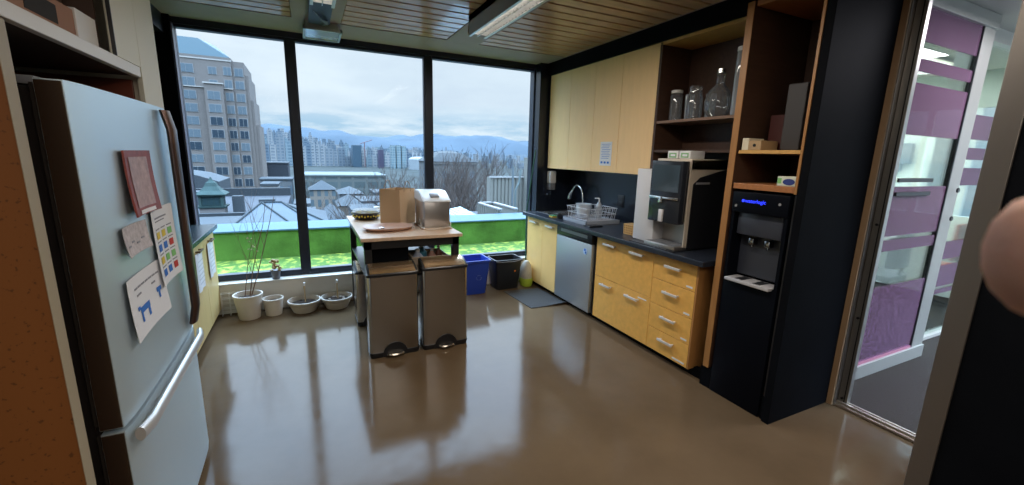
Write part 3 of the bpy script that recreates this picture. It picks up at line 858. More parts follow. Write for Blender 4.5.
# boxes on the shelf
t = thing('cardboard_box', 'brown cardboard box with a white end on the shelf over the fridge', 'box', (-.85, 1.95, 1.904))
bx(-1.20, -.67, 1.50, 2.02, 1.904, 2.01, .003).build('box', M('box_brown', (.34, .17, .10), .7), t)
bx(-1.15, -.665, 2.021, 2.18, 1.904, 2.018, .002).build('white_end', white_m, t)
bx(-.671, -.6685, 1.72, 1.90, 1.935, 1.99).build('cut_out', slot_m, t)
t = thing('crumpled_bag', 'crumpled white plastic bag on top of the cardboard box', 'bag', (-.8, 1.72, 2.011))
MB().ball((-.80, 1.72, 2.042), .05, sx=1.2, sy=1.1, sz=.6, sub=3, jit=.10).build('bag', plast_w, t, True)
MB().ball((-.79, 1.73, 2.072), .02, sz=.8, sub=2, jit=.15).build('knot', plast_w, t)
tag(bx(-1.2, -.74, 1.86, 2.16, 2.021, 2.22, .004).build('storage_box', M('dark_box', (.06, .03, .02), .6)), 'dark brown box standing on the white-ended cardboard box', 'box')
# things on top of fridge
t = thing('dark_bowl', 'dark upturned bowl on a white board above the fridge side', 'bowl', (-.92, 1.66, 1.74))
MB().lathe(-.82, 1.66, [(.11, 1.742), (.10, 1.78), (.06, 1.815), (.02, 1.825)], 24).build('bowl', M('dark_grey_bowl', (.06, .065, .07), .35), t, True)
bx(-.98, -.68, 1.56, 1.80, 1.735, 1.742).build('board', white_m, t)

# fridge
t = thing('refrigerator', 'tall stainless steel fridge with bottom freezer drawer and paper notices', 'refrigerator', (-.95, 1.98, 0))
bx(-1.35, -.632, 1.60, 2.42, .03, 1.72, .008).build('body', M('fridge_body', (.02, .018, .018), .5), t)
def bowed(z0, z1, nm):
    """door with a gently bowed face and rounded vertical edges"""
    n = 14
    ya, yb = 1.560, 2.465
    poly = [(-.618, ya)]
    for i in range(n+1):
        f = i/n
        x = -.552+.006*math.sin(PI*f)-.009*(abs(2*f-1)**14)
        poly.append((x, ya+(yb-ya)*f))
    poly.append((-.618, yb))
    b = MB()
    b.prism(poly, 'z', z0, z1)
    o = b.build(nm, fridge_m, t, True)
    lab(bx(-.616, -.563, ya-.004, ya+.001, z0+.004, z1-.004).build('door_edge', fridge_side, o), 'door edge coloured with a brown wood reflection')
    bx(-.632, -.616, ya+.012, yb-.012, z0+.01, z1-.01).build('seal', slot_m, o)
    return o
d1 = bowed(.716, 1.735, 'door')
d2 = bowed(.045, .702, 'freezer_drawer')
# vertical bowed handle at the right edge
pts = []
for i in range(13):
    f = i/12
    pts.append((-.528+.016*min(1, 4*math.sin(PI*f)), 2.315+.025*(1-f), .765+f*.955))
h = MB()
rings = []
for p in pts:
    rings.append([(p[0]+.016*math.cos(a), p[1]+.044*math.sin(a), p[2]) for a in [2*PI*k_/12 for k_ in range(12)]])
h.loft(rings)
h.build('handle', handle_refl, d1, True)
# horizontal freezer handle
h = MB(); pts = []
for i in range(13):
    f = i/12
    pts.append((-.530+.014*min(1, 4*math.sin(PI*f)), 1.575+f*.855, .674))
rings = [[(p[0]+.014*math.cos(a), p[1], p[2]+.024*math.sin(a)) for a in [2*PI*k_/12 for k_ in range(12)]] for p in pts]
h.loft(rings); h.build('handle', M('satin_steel', (.78, .80, .82), .38, metal=.7), d2, True)
for ya in (1.60, 2.37): bx(-.72, -.63, ya, ya+.05, 1.722, 1.745, .004).build('hinge_cap', plast_g, t, True)
q = MB()
q.tube([(-.62, 2.40, .02), (-.62, 2.43, .02)], .02, 14); q.build('roller', plast_k, t)
q = MB(); q.box(-1.3, -.62, 1.56, 2.42, .005, .045); q.build('base_grille', plast_k, t)

def papersheet(name, label, cat, y0, y1, z0, z1, mat, tilt=0, curl=.01, xb=-.545, th=.001, parts=()):
    t = thing(name, label, cat, (xb, (y0+y1)/2, z0))
    g = []
    yc, zc = (y0+y1)/2, (z0+z1)/2
    def P(u, v, dx=0):
        y = (u-.5)*(y1-y0); z = (v-.5)*(z1-z0)
        a = tilt
        yy = y*math.cos(a)-z*math.sin(a); zz = y*math.sin(a)+z*math.cos(a)
        return (xb+dx+curl*(1-v)**2+curl*.6*(abs(2*u-1)**2), yc+yy, zc+zz)
    for i in range(9): g.append([P(i/8, j/8) for j in range(9)])
    MB().sheet(g, th).build('sheet', mat, t, True)
    for nm, m_, cells_ in parts:
        q = MB()
        for (u0_, u1_, v0_, v1_) in cells_:
            q.sheet([[P(u0_+(u1_-u0_)*i/2, v0_+(v1_-v0_)*j/2, max(.0022, th+.0015)) for j in range(3)] for i in range(3)], .0006)
        q.build(nm, m_, t)
    return t
papersheet('snack_packet', 'glossy red printed packet stuck on the upper fridge door', 'packet', 1.80, 2.06, 1.335, 1.555, red_m, 0, .014, th=.006,
           parts=[('print_panel', M('pinkish_print', (.42, .30, .30), .5, var=.3, vscale=30), [(.15, .85, .12, .9)]), ('white_print', paper_w, [(.2, .8, .02, .08)])])
papersheet('grey_note', 'small crinkled grey-pink note below the red packet', 'note', 1.71, 1.93, 1.215, 1.312, pinkgrey, 0, .012,
           parts=[('scribbles', ink_m, [(.1+.2*i, .22+.2*i, .3+.1*(i % 2), .36+.1*(i % 2)) for i in range(4)])])
cc = {'red': red_p, 'yellow': yellow_p, 'green': ltgreen, 'blue': blue_ink}
sq = {k_: [] for k_ in cc}
order = [['yellow', 'yellow', 'green'], ['blue', 'blue', 'red'], ['yellow', 'green', 'green'], ['blue', 'blue', 'red']]
for r_ in range(4):
    for k_ in range(3): sq[order[r_][k_]].append((.14+.27*k_, .30+.27*k_, .60-.165*r_, .69-.165*r_))
heads = [(.12+.27*k_, .32+.27*k_, .72-.165*r_, .735-.165*r_) for r_ in range(4) for k_ in range(3)]
papersheet('colour_chart', 'white chart with rows of coloured symbols on the upper fridge door', 'chart', 1.995, 2.27, 1.035, 1.335, paper_w, 0, .012,
           parts=[('coloured_symbols', cc[k_], v) for k_, v in sq.items()] + [('printed_lines', ink_m, heads+[(.15, .7, .86, .88), (.15, .6, .82, .835)])])
papersheet('printed_notice', 'white notice with blue animal figure below the grey note on the fridge', 'notice', 1.68, 2.05, .935, 1.145, paper_w, 0, .010,
           parts=[('printed_lines', ink_m, [(.16+.1*i, .24+.1*i, .78, .81) for i in range(7)]+[(.2, .32, .66, .69), (.62, .72, .66, .69)]),
                  ('blue_figures', blue_ink, [(.22, .48, .36, .46), (.22, .26, .22, .36), (.42, .47, .22, .36), (.16, .22, .44, .50), (.72, .84, .46, .54), (.76, .80, .34, .46)])])

# left counter with cabinets by the window
t = thing('counter_cabinet', 'pale yellow base cabinet with three doors beside the window on the left', 'cabinet', (-1.1, 3.99, 0))
yel = M('pale_yellow_wood', (.66, .50, .22), .42, var=.06, vscale=4, stretch=(6, 6, 1))
bx(-1.40, -.842, 2.78, 4.66, .06, .838).build('body', yel, t)
for ya, yb in ((4.21, 4.66), (3.75, 4.21), (3.29, 3.75), (2.83, 3.29)):
    d = bx(-.842, -.822, ya+.002, yb-.002, .06, .838, .002).build('door', yel, t)
    h = MB(); h.box(-.798, -.788, ya+.17, ya+.31, .765, .780, .003); h.box(-.822, -.79, ya+.18, ya+.195, .768, .778); h.box(-.822, -.79, ya+.285, ya+.30, .768, .778)
    h.build('handle', M('brown_metal', (.16, .10, .07), .35, metal=.7), d, True)
bx(-1.36, -.88, 2.78, 4.66, 0, .06).build('toe_kick', plast_k, t)
tag(bx(-1.42, -.785, 2.775, 4.68, .842, .880, .003).build('worktop', M('green_reflection_laminate', (.03, .045, .055), .25)), 'dark worktop coloured with a green reflection on the yellow cabinet left of the window', 'countertop')  # greenish reflection put into the dark laminate colour
for i, (ya, l) in enumerate(((4.31, 'nearest the window'), (3.86, 'on the middle door'))):
    t = thing('hanging_sheet', 'white paper sheet hung on the yellow cabinet door, ' + l, 'paper', (-.81, ya+.11, .45), 'sheets on yellow cabinet doors')
    MB().sheet([[(-.812+.006*math.sin(u*.8), ya+u*.028, .46+v*.038) for v in range(9)] for u in range(9)], .0015).build('sheet', paper_w, t, True)
    q = MB()
    for k_ in range(6): q.box(-.8035, -.802, ya+.03, ya+.19, .52+k_*.035, .525+k_*.035)
    q.build('printed_lines', M('faint_ink', (.5, .52, .56), .8), t)
# switch plate on black end wall
t = thing('light_switch', 'pale grey switch box on the black wall left of the window', 'switch', (-1.06, 4.665, 1.2))
bx(-1.085, -1.04, 4.655, 4.68, 1.21, 1.36, .004).build('plate', M('grey_green_plate', (.28, .34, .33), .4), t, True); bx(-1.072, -1.053, 4.645, 4.657, 1.26, 1.31, .002).build('rocker', plast_g, t)
# wire rack at the wall
t = thing('wire_rack', 'low white wire rack against the wall between cabinet and large pot', 'rack', (-.76, 4.60, 0))
q = MB()
for zz in (.03, .07, .12, .17, .22): q.tube([(-.81, 4.60, zz), (-.62, 4.60, zz)], .003, 6); q.tube([(-.81, 4.64, zz), (-.62, 4.64, zz)], .003, 6)
for xx in (-.81, -.745, -.68, -.62): q.tube([(xx, 4.60, 0), (xx, 4.60, .22), (xx, 4.64, .22), (xx, 4.64, 0)], .003, 6)
q.build('wires', plast_w, t)

# ================================================================== POTS
def pot(name, label, x, y, r0_, r1_, h, group='plant pots along the window wall', soil=True, sx=1):
    t = thing(name, label, 'pot', (x, y, 0), group)
    MB().lathe(x, y, [(r0_*.98, 0), (r0_, .006), (r1_, h-.02), (r1_+.006, h-.016), (r1_+.006, h), (r1_-.006, h), (r1_-.012, h-.05), (.01, h-.055)], 32, sx=sx).build('pot', pot_m, t, True)
    if soil: MB().lathe(x, y, [(r1_-.012, h-.045), (r1_*.5, h-.03), (.004, h-.028)], 24, sx=sx).build('soil', soil_m, t)
    return t
t = pot('plant_pot', 'largest white pot with a bare twiggy sapling beside the wire rack', -.575, 4.48, .088, .118, .235)
g_ = MB()
def twig(p, d, L, r, lvl, q):
    pts = [Vector(p)]
    dd = Vector(d).normalized()
    for i in range(4):
        dd = (dd+Vector((random.uniform(-.12, .12), random.uniform(-.12, .12), .03))).normalized()
        pts.append(pts[-1]+dd*L/4)
    q.tube(pts, [r*(1-.15*i) for i in range(5)], 5)
    if lvl:
        for k_ in range(2 if lvl > 1 else 3):
            b0 = pts[random.randint(1, 4)]
            a = random.uniform(0, 2*PI)
            twig(b0, dd*.9+Vector((math.cos(a), math.sin(a)*.5, .1))*.5, L*.5, r*.5, lvl-1, q)
random.seed(5)
twig((-.56, 4.48, .20), (.14, .02, 1), .92, .005, 2, g_)
twig((-.55, 4.49, .20), (.30, 0, 1), .98, .0055, 2, g_)
twig((-.60, 4.47, .20), (.05, 0, 1), .62, .004, 1, g_)
g_.build('stems', twig_m, t)
q = MB()
random.seed(11)
for i in range(10):
    q.ball((-.50+random.uniform(-.04, .05), 4.48+random.uniform(-.03, .03), .62+random.uniform(0, .15)), .010, sub=1, sz=.5, jit=.2)
q.build('dry_leaves', leaf_m, t)
pot('plant_pot', 'smaller empty cream pot between the sapling pot and shallow bowl', -.375, 4.50, .070, .086, .165)
for i, (x, l) in enumerate(((-.105, 'left shallow white planter bowl with a wooden stake near the mullion'), (.195, 'right shallow white planter bowl with a wooden stake next to the table leg'))):
    t = pot('planter_bowl', l, x, 4.50, .105, .145, .115)
    q = MB(); q.tube([(x+.01, 4.50, .07), (x+.008, 4.50, .26)], .007, 8); q.build('stake', M('stake_wood', (.50, .36, .20), .7), t)
    q = MB(); q.tube([(x+.008, 4.50, .255), (x+.008, 4.50, .285)], .010, 8); q.build('stake_cap', plast_w, t)
    q = MB(); random.seed(20+i)
    for k_ in range(7):
        a = random.uniform(0, 2*PI); q.ball((x+.07*math.cos(a), 4.50+.06*math.sin(a), .088), .016, sub=1, sz=.6, jit=.2)
    q.build('pebbles', M('pale_pebbles', (.42, .36, .30), .8) if i else soil_m, t)
t = thing('succulent_pot', 'small dark pot with a yellowish succulent on the window sill', 'plant', (-.345, 4.695, .30))
MB().lathe(-.345, 4.695, [(.034, .301), (.044, .38), (.048, .382), (.048, .395), (.038, .39), (.01, .38)], 20).build('pot', M('grey_pot', (.14, .15, .18), .6), t, True)
q = MB(); random.seed(3)
for i in range(34):
    a = random.uniform(0, 2*PI); r_ = random.uniform(0, .055)
    q.ball((-.345+r_*math.cos(a), 4.695+r_*math.sin(a)*.8, .41+random.uniform(0, .10)-r_*.5), .015, sub=1, sz=.8, jit=.3)
q.build('leaves', leaf_m, t)

# ================================================================== TABLE AND ITS THINGS
t = thing('kitchen_table', 'tall wooden-topped table with black frame by the window', 'table', (.74, 3.98, 0))
top = M('table_top_wood', (.60, .43, .30), .3, var=.10, vscale=5, stretch=(6, 1, 6), coat=.3)
bx(.335, 1.145, 3.31, 4.60, .897, .925, .003).build('tabletop', top, t)
q = MB()
q.box(.36, 1.12, 3.335, 3.36, .832, .896); q.box(.36, 1.12, 4.55, 4.575, .832, .896); q.box(.36, .385, 3.335, 4.575, .832, .896); q.box(1.095, 1.12, 3.335, 4.575, .832, .896)
q.build('apron', plast_k, t)
for xx, yy in ((.36, 3.335), (1.065, 3.335), (.36, 4.52), (1.065, 4.52)): bx(xx, xx+.055, yy, yy+.055, 0, .897, .002).build('leg', plast_k, t)
bx(.37, 1.11, 3.345, 4.56, .585, .605).build('lower_shelf', plast_k, t)
q = bx(.42, .71, 3.395, 3.75, .606, .825, .01).build('black_crate', black); tag(q, 'black box on the lower shelf of the window table', 'box')
# storage tub with items
t = thing('storage_tub', 'beige open tub of household bits on the lower table shelf', 'tub', (.87, 3.55, .606))
q = MB(); q.box(.74, 1.05, 3.40, 3.70, .606, .61); q.box(.74, .75, 3.40, 3.70, .606, .725); q.box(1.04, 1.05, 3.40, 3.70, .606, .725); q.box(.74, 1.05, 3.40, 3.41, .606, .725); q.box(.74, 1.05, 3.69, 3.70, .606, .725)
q.box(.73, 1.06, 3.39, 3.405, .715, .728, .003); q.build('tub', M('beige_plastic', (.45, .36, .27), .5), t)
for (x, y, w_, h, cm, nm, lb) in ((.80, 3.47, .045, .17, (.45, .5, .62), 'spray_bottle', 'pale blue bottle in the beige tub under the table'), (.86, 3.60, .05, .18, (.1, .35, .5), 'cleaning_bottle', 'teal bottle at the back of the beige tub'), (.93, 3.50, .035, .16, (.65, .35, .28), 'squeeze_bottle', 'pink squeeze bottle in the beige tub'), (.995, 3.52, .03, .18, (.16, .05, .03), 'sauce_bottle', 'dark brown bottle at the right of the beige tub')):
    tt = thing(nm, lb, 'bottle', (x, y, .611))
    MB().lathe(x, y, [(w_*.9, .611), (w_, .62), (w_, .611+h*.62), (w_*.4, .611+h*.82), (w_*.36, .611+h*.88)], 18).build('bottle', M(nm+'_colour', cm, .4), tt, True)
    MB().lathe(x, y, [(w_*.42, .611+h*.88), (w_*.42, .611+h), (w_*.3, .611+h+.003)], 14).build('cap', plast_w, tt, True)
# paper bag
t = thing('paper_bag', 'brown kraft paper bag with twisted handles on the table', 'bag', (.75, 3.95, .926))
a0, a1, b0_, b1_, z0, z1 = .60, .905, 3.86, 4.06, .926, 1.245
ang = .16
def rp(x, y):
    cx_, cy_ = .75, 3.96
    dx, dy = x-cx_, y-cy_
    return (cx_+dx*math.cos(ang)+dy*math.sin(ang), cy_-dx*math.sin(ang)*-1*-1+dy*math.cos(ang))
cnr = [(.585, 4.005), (.735, 3.85), (.915, 4.035), (.765, 4.19)]
def wall(pa, pb, mt_, nm, jag=.0, fold=0):
    g = []
    for i in range(9):
        f = i/8
        row = []
        for j in range(11):
            v = j/10
            x = pa[0]+(pb[0]-pa[0])*f; y = pa[1]+(pb[1]-pa[1])*f
            n = Vector((pb[1]-pa[1], -(pb[0]-pa[0]), 0)).normalized()
            k_ = fold*math.sin(PI*f)*(.3+.7*v)
            row.append((x-n.x*k_, y-n.y*k_, z0+(z1-z0)*v))
        g.append(row)
    return MB().sheet(g, .0015).build(nm, mt_, t, True)
wall((cnr[0]), (cnr[1]), kraft, 'front_face', fold=.004)
wall((cnr[1]), (cnr[2]), kraft, 'side_face', fold=.018)
wall((cnr[2]), (cnr[3]), kraft, 'back_face', fold=.004)
wall((cnr[3]), (cnr[0]), kraft, 'side_face', fold=.018)
for (pa, pb) in ((cnr[1], cnr[2]), (cnr[0], cnr[3])):
    pts = []
    for i in range(11):
        f = .28+.44*i/10
        pts.append((pa[0]+(pb[0]-pa[0])*f, pa[1]+(pb[1]-pa[1])*f, z1-.02+.095*math.sin(PI*i/10)**.6))
    MB().tube(pts, .003, 6).build('handle', M('paper_cord', (.34, .24, .16), .8), t)
q = MB(); q.prism(cnr, 'z', .927, .929); q.build('base', kraft, t)
# oval wooden tray
t = thing('serving_tray', 'oval pinkish wooden tray at the front left of the table', 'tray', (.60, 3.66, .926))
def oval(cx_, cy_, rx, ry, z, n=40, pw=.75, rot=.1):
    o_ = []
    for i in range(n):
        a = 2*PI*i/n
        c_, s_ = math.cos(a), math.sin(a)
        x = rx*math.copysign(abs(c_)**pw, c_); y = ry*math.copysign(abs(s_)**pw, s_)
        o_.append((cx_+x*math.cos(rot)-y*math.sin(rot), cy_+x*math.sin(rot)+y*math.cos(rot), z))
    return o_
tx, ty = .60, 3.68
MB().loft([oval(tx, ty, .175, .125, .926), oval(tx, ty, .205, .155, .948), oval(tx, ty, .21, .16, .955), oval(tx, ty, .20, .15, .955), oval(tx, ty, .175, .125, .936)]).build('tray', M('pink_wood', (.55, .36, .28), .35), t, True)
tag(MB().lathe(.545, 3.66, [(.02, .937), (.026, .946), (.02, .950)], 16).build('metal_lid', steel_h, smooth=True), 'tiny shiny metal lid lying on the oval tray', 'lid')
# salad bowl
t = thing('salad_bowl', 'round black takeout salad bowl with clear lid at the back left of the table', 'bowl', (.50, 4.33, .926))
MB().lathe(.50, 4.33, [(.10, .927), (.115, .935), (.128, .985), (.134, .99), (.134, .996), (.12, .99), (.02, .985)], 32).build('bowl', plast_k, t, True)
q = MB(); random.seed(9)
for i in range(40):
    a = random.uniform(0, 2*PI); r_ = random.uniform(.02, .128)
    q.ball((.50+r_*math.cos(a), 4.33+r_*math.sin(a), .99+random.uniform(-.01, .012)), .016, sub=1, sz=.5, jit=.3, mat=random.choice([yellow_p, M('salad_green', (.12, .2, .03), .6) if i == 0 else soil_m, soil_m]))
q.build('salad', None, t)
q = MB()
for i in range(14):
    a = PI+PI*i/14*1.0
    q.ball((.50+.122*math.cos(a), 4.33+.122*math.sin(a), .958+.008*(i % 2)), .009, sub=1, sz=1.3)
q.build('pattern', yellow_p, t)
MB().lathe(.50, 4.33, [(.136, .997), (.137, 1.003), (.125, 1.02), (.02, 1.022)], 32).build('lid', M('clear_lid', (.6, .62, .62), .1, alpha=.45), t, True)
t = thing('white_cup', 'small white cup on the table behind the salad bowl', 'cup', (.625, 4.48, .926))
MB().lathe(.625, 4.48, [(.026, .927), (.032, 1.01), (.029, 1.01), (.022, .935)], 18).build('cup', plast_w, t, True)
MB().lathe(.625, 4.48, [(.034, 1.011), (.034, 1.02), (.028, 1.026)], 18).build('lid', plast_w, t, True)
# ice maker / countertop appliance
t = thing('countertop_appliance', 'silver countertop machine with slanted white lid on the table', 'appliance', (1.0, 3.70, .926))
q = MB(); q.box(.885, 1.115, 3.565, 3.90, .932, 1.165, .010); q.build('body', M('appliance_silver', (.46, .45, .45), .3, metal=.85), t, True)
q = MB(); q.prism([(3.555, 1.160), (3.555, 1.172), (3.72, 1.248), (3.90, 1.248), (3.91, 1.160)], 'x', .878, 1.122, bev=.006); q.build('lid', M('appliance_lid', (.66, .70, .74), .25), t, True)
q = MB(); q.box(.955, 1.03, 3.60, 3.66, 1.205, 1.222, .004, rot=(.43, 'X')); q.build('latch', plast_g, t, True)
q = MB(); q.box(.87, 1.13, 3.55, 3.91, .926, .938, .005); q.build('base', M('base_tan', (.50, .38, .28), .4), t, True)
q = MB(); q.tube([(1.11, 3.62, 1.0), (1.13, 3.60, .97), (1.115, 3.55, .945), (1.0, 3.53, .931), (.90, 3.54, .931), (.87, 3.60, .94), (.872, 3.68, 1.0)], .004, 6); q.build('cord', M('white_cord', (.62, .58, .52), .5), t, True)

# ================================================================== BINS
def step_bin(x0, x1, y0, y1, label, hz_=.655, lidh=.045, group=None):
    t = thing('step_bin', label, 'bin', ((x0+x1)/2, (y0+y1)/2, 0), group)
    w = x1-x0
    def rr(z, ins=0, r=.03):
        o_ = []
        for (cx_, cy_, a0_) in ((x1-r-ins, y0+r+ins, -PI/2), (x1-r-ins, y1-r-ins, 0), (x0+r+ins, y1-r-ins, PI/2), (x0+r+ins, y0+r+ins, PI)):
            for k_ in range(5):
                a = a0_+k_*PI/8
                o_.append((cx_+r*math.cos(a), cy_+r*math.sin(a), z))
        return o_
    MB().loft([rr(.035, .002), rr(hz_, .002)]).build('shell', steel_bin, t, True)
    MB().loft([rr(.0, .004), rr(.04, -.002), rr(.043, .0)]).build('base', plast_k, t, True)
    MB().loft([rr(hz_-.004, -.003), rr(hz_+.014, -.004), rr(hz_+.022, .004)]).build('rim', plast_k, t, True)
    # curved lid: higher at the back
    n = 8
    q = MB()
    rings = []
    poly = [(y0+.004, hz_+.018)]
    for i in range(n+1):
        f = i/n
        poly.append((y0+.006+(y1-y0-.012)*f, hz_+.022+lidh*math.sin(PI*.5*f)))
    poly.append((y1-.006, hz_+.018))
    q.prism(poly, 'x', x0+.006, x1-.006)
    lo_ = q.build('lid', plast_k, t, True)
    q = MB(); pl = [(yy, zz+.0035) for yy, zz in poly[1:-1]]
    q.prism([(y+.0, z) for y, z in pl]+[(y, z-.006) for y, z in pl[::-1]], 'x', x0+.022, x1-.022)
    q.build('lid_plate', M('lid_ceiling_reflection', (.60, .42, .26), .25, metal=.9), lo_, True)  # wooden ceiling's reflection put into the steel as orange-brown
    # pedal arch and pedal
    cx_ = (x0+x1)/2
    arch = [(cx_-.095, .004)]+[(cx_-.095*math.cos(a*PI/10), .02+.095*math.sin(a*PI/10)) for a in range(11)]+[(cx_+.095, .004)]
    q = MB(); q.prism(arch, 'y', y0-.004, y0+.006); ar = q.build('pedal_arch', plast_k, t)
    q = MB(); q.lathe(cx_, y0-.012, [(.066, .018), (.07, .024), (.06, .032)], 24, sy=.45); q.build('pedal', M('pedal_steel', (.66, .60, .52), .25, metal=1), t, True)
    return t
step_bin(.350, .735, 3.170, 3.328, 'left silver step bin with black rim in front of the table', group='step bins in front of the table')
step_bin(.762, 1.142, 3.162, 3.328, 'right silver step bin with black rim in front of the table', hz_=.672, group='step bins in front of the table')
step_bin(.33, .62, 3.86, 4.12, 'third silver bin standing under the window table behind the front two', hz_=.50, lidh=.04)
# blue recycling bin
def open_bin(name, label, x, y, w0, w1, d0, d1, h, mat, rimw=.012):
    t = thing(name, label, 'bin', (x, y, 0))
    def rr(w, d, z, r=.03):
        o_ = []
        for sx, sy, a0_ in ((1, -1, -PI/2), (1, 1, 0), (-1, 1, PI/2), (-1, -1, PI)):
            for k_ in range(4):
                a = a0_+k_*PI/6
                o_.append((x+sx*(w/2-r)+r*math.cos(a), y+sy*(d/2-r)+r*math.sin(a), z))
        return o_
    MB().loft([rr(w0, d0, 0), rr(w1, d1, h-.03), rr(w1+.01, d1+.01, h-.03), rr(w1+rimw*2, d1+rimw*2, h-.025), rr(w1+rimw*2, d1+rimw*2, h), rr(w1-.006, d1-.006, h), rr(w0-.01, d0-.01, .012)]).build('shell', mat, t, True)
    return t
t = open_bin('recycling_bin', 'blue plastic recycling bin between the table and black bin', 1.665, 4.46, .25, .32, .22, .30, .405, plast_b)
q = MB()
for k_ in range(3):
    a = PI/2+k_*2*PI/3
    p_ = [(1.69+.03*math.cos(a+d_), 4.322, .20+.03*math.sin(a+d_)) for d_ in (-.75, 0, .75)]
    q.tube(p_, .003, 6)
q.build('recycling_symbol', M('pale_blue_mark', (.15, .22, .6), .5), t)
t = open_bin('waste_bin', 'black plastic waste bin between the blue bin and the wooden cabinet', 2.09, 4.49, .28, .34, .20, .26, .37, plast_k)
q = MB(); q.tube([(2.17, 4.373, .225), (2.17, 4.368, .225)], .011, 14); q.build('orange_sticker', M('orange_sticker', (.9, .22, .03), .5), t)
q = MB(); q.tube([(1.91, 4.345, .362), (2.0, 4.338, .350), (2.15, 4.338, .350), (2.26, 4.345, .362)], .004, 6); q.build('bag_edge', M('clear_liner', (.35, .37, .42), .3), t)
# bag with yellow-green bottom and pole
t = thing('cleaning_bag', 'white and lime bag standing in the corner by the cabinet', 'bag', (2.33, 4.45, 0))
MB().loft([oval(2.365, 4.46, .045, .06, .0), oval(2.365, 4.46, .065, .08, .10), oval(2.365, 4.46, .06, .075, .20), oval(2.37, 4.46, .045, .05, .27), oval(2.37, 4.46, .02, .03, .31)]).build('bag', M('pale_cloth', (.50, .48, .42), .8, var=.15, vscale=12), t, True)
MB().loft([oval(2.365, 4.45, .060, .075, .004), oval(2.365, 4.45, .071, .086, .06), oval(2.365, 4.45, .068, .083, .10)]).build('lime_base', M('lime', (.40, .55, .05), .6), t, True)
t = thing('broom', 'thin dark green pole leaning in the window corner', 'broom', (2.43, 4.55, 0))
q = MB(); q.tube([(2.42, 4.57, .03), (2.44, 4.635, .9), (2.535, 4.63, 1.65)], .008, 8); q.build('pole', M('dark_green_paint', (.01, .09, .05), .4), t, True)
q = MB(); q.box(2.385, 2.435, 4.56, 4.64, .0, .05, .01); q.build('head', plast_k, t, True)
# mat with curled corner
mt_ = M('dark_grey_mat', (.055, .056, .058), .85, bump=.6, bscale=150)
g = []
for i in range(15):
    row = []
    for j in range(11):
        u, v = i/14, j/10
        x = 2.00+u*.44; y = 4.32-v*.62-.03*u
        x += .04*v
        lift = .006+.05*max(0, (v-.75)*4)**2*max(0, u-.35)*.8
        row.append((x, y, lift))
    g.append(row)
tag(MB().sheet(g, .005).build('floor_mat', mt_, smooth=True), 'dark grey floor mat with a curled corner before the sink cabinet', 'mat')

# ================================================================== CEILING FIXTURES
louv_e = M('louvre_metal', (.74, .74, .72), .3, metal=.6)
tube_e = M('lit_tube', (.9, .9, .9), .5, emit=(1, .90, .80), es=3.2)
def fixture(x0, x1, ya, yb, label):
    t = thing('linear_ceiling_light', label, 'light', ((x0+x1)/2, (ya+yb)/2, 2.5), 'long louvred ceiling lights')
    q = MB(); q.box(x0, x0+.012, ya, yb, 2.50, 2.65); q.box(x1-.012, x1, ya, yb, 2.50, 2.65); q.box(x0, x1, ya, ya+.01, 2.52, 2.65); q.box(x0, x1, yb-.01, yb, 2.52, 2.65); q.box(x0, x1, ya, yb, 2.60, 2.65)
    q.build('housing', M('fixture_housing', (.30, .30, .31), .4, metal=.2), t)
    q = MB()
    n = int((yb-ya)/.05)
    for i in range(n): q.box(x0+.012, x1-.012, ya+.02+i*.05, ya+.024+i*.05, 2.502, 2.535)
    q.box((x0+x1)/2-.002, (x0+x1)/2+.002, ya, yb, 2.502, 2.535); q.box(x0, x0+.02, ya, yb, 2.498, 2.504); q.box(x1-.02, x1, ya, yb, 2.498, 2.504)
    q.build('louvre', louv_e, t)
    for xx in (x0+.05, x1-.05):
        MB().tube([(xx, ya+.03, 2.575), (xx, yb-.03, 2.575)], .012, 10).build('lamp_tube', tube_e, t, True)
    return t
t = fixture(1.235, 1.385, .9, 3.44, 'long louvred silver ceiling light left of the right slat field')
q = MB(); q.tube([(1.25, 3.44, 2.62), (1.24, 3.455, 2.57), (1.235, 3.45, 2.52)], .004, 6); q.build('cable', M('cable_copper', (.5, .3, .2), .5), t)
fixture(.085, .235, .9, 3.28, 'long louvred ceiling light end seen at the top edge near the first mullion')
t = thing('ceiling_vent', 'small framed reflective box on the ceiling above the first mullion', 'vent', (.2, 4.4, 2.58))
q = MB(); q.box(.045, .065, 4.22, 4.60, 2.575, 2.60, .002); q.box(.335, .355, 4.22, 4.60, 2.575, 2.60, .002); q.box(.045, .355, 4.22, 4.24, 2.575, 2.60, .002); q.box(.045, .355, 4.58, 4.60, 2.575, 2.60, .002)
q.box(.07, .33, 4.24, 4.58, 2.60, 2.65)
q.build('frame', M('vent_frame', (.48, .55, .58), .3, metal=.5), t)
bx(.067, .333, 4.242, 4.578, 2.583, 2.590).build('panel', M('vent_panel', (.62, .74, .80), .1, metal=.6), t)
t = thing('ceiling_cables', 'dark recess with loose wires on the ceiling between light and vent', 'cables', (.2, 4.0, 2.6))
bx(.09, .25, 3.32, 4.18, 2.61, 2.65).build('recess', plast_k, t)
for k_ in range(4):
    MB().tube([(.12+.02*k_, 3.80+.05*k_, 2.605), (.18, 3.90+.04*k_, 2.575+.01*k_), (.23, 4.02+.03*k_, 2.60), (.20, 4.16, 2.605)], .004, 6).build('wire', plast_g, t, True)
t = thing('ceiling_downlight', 'warm round downlight over the passage by the glass door', 'light', (2.1, .9, 2.6))
MB().lathe(2.05, .95, [(.05, 2.60), (.06, 2.602), (.06, 2.655)], 24).build('ring', alu, t, True)
MB().lathe(2.05, .95, [(.045, 2.598), (.002, 2.597)], 20).build('bulb', M('warm_bulb', (1, .8, .5), .5, emit=(1, .62, .30), es=14), t)

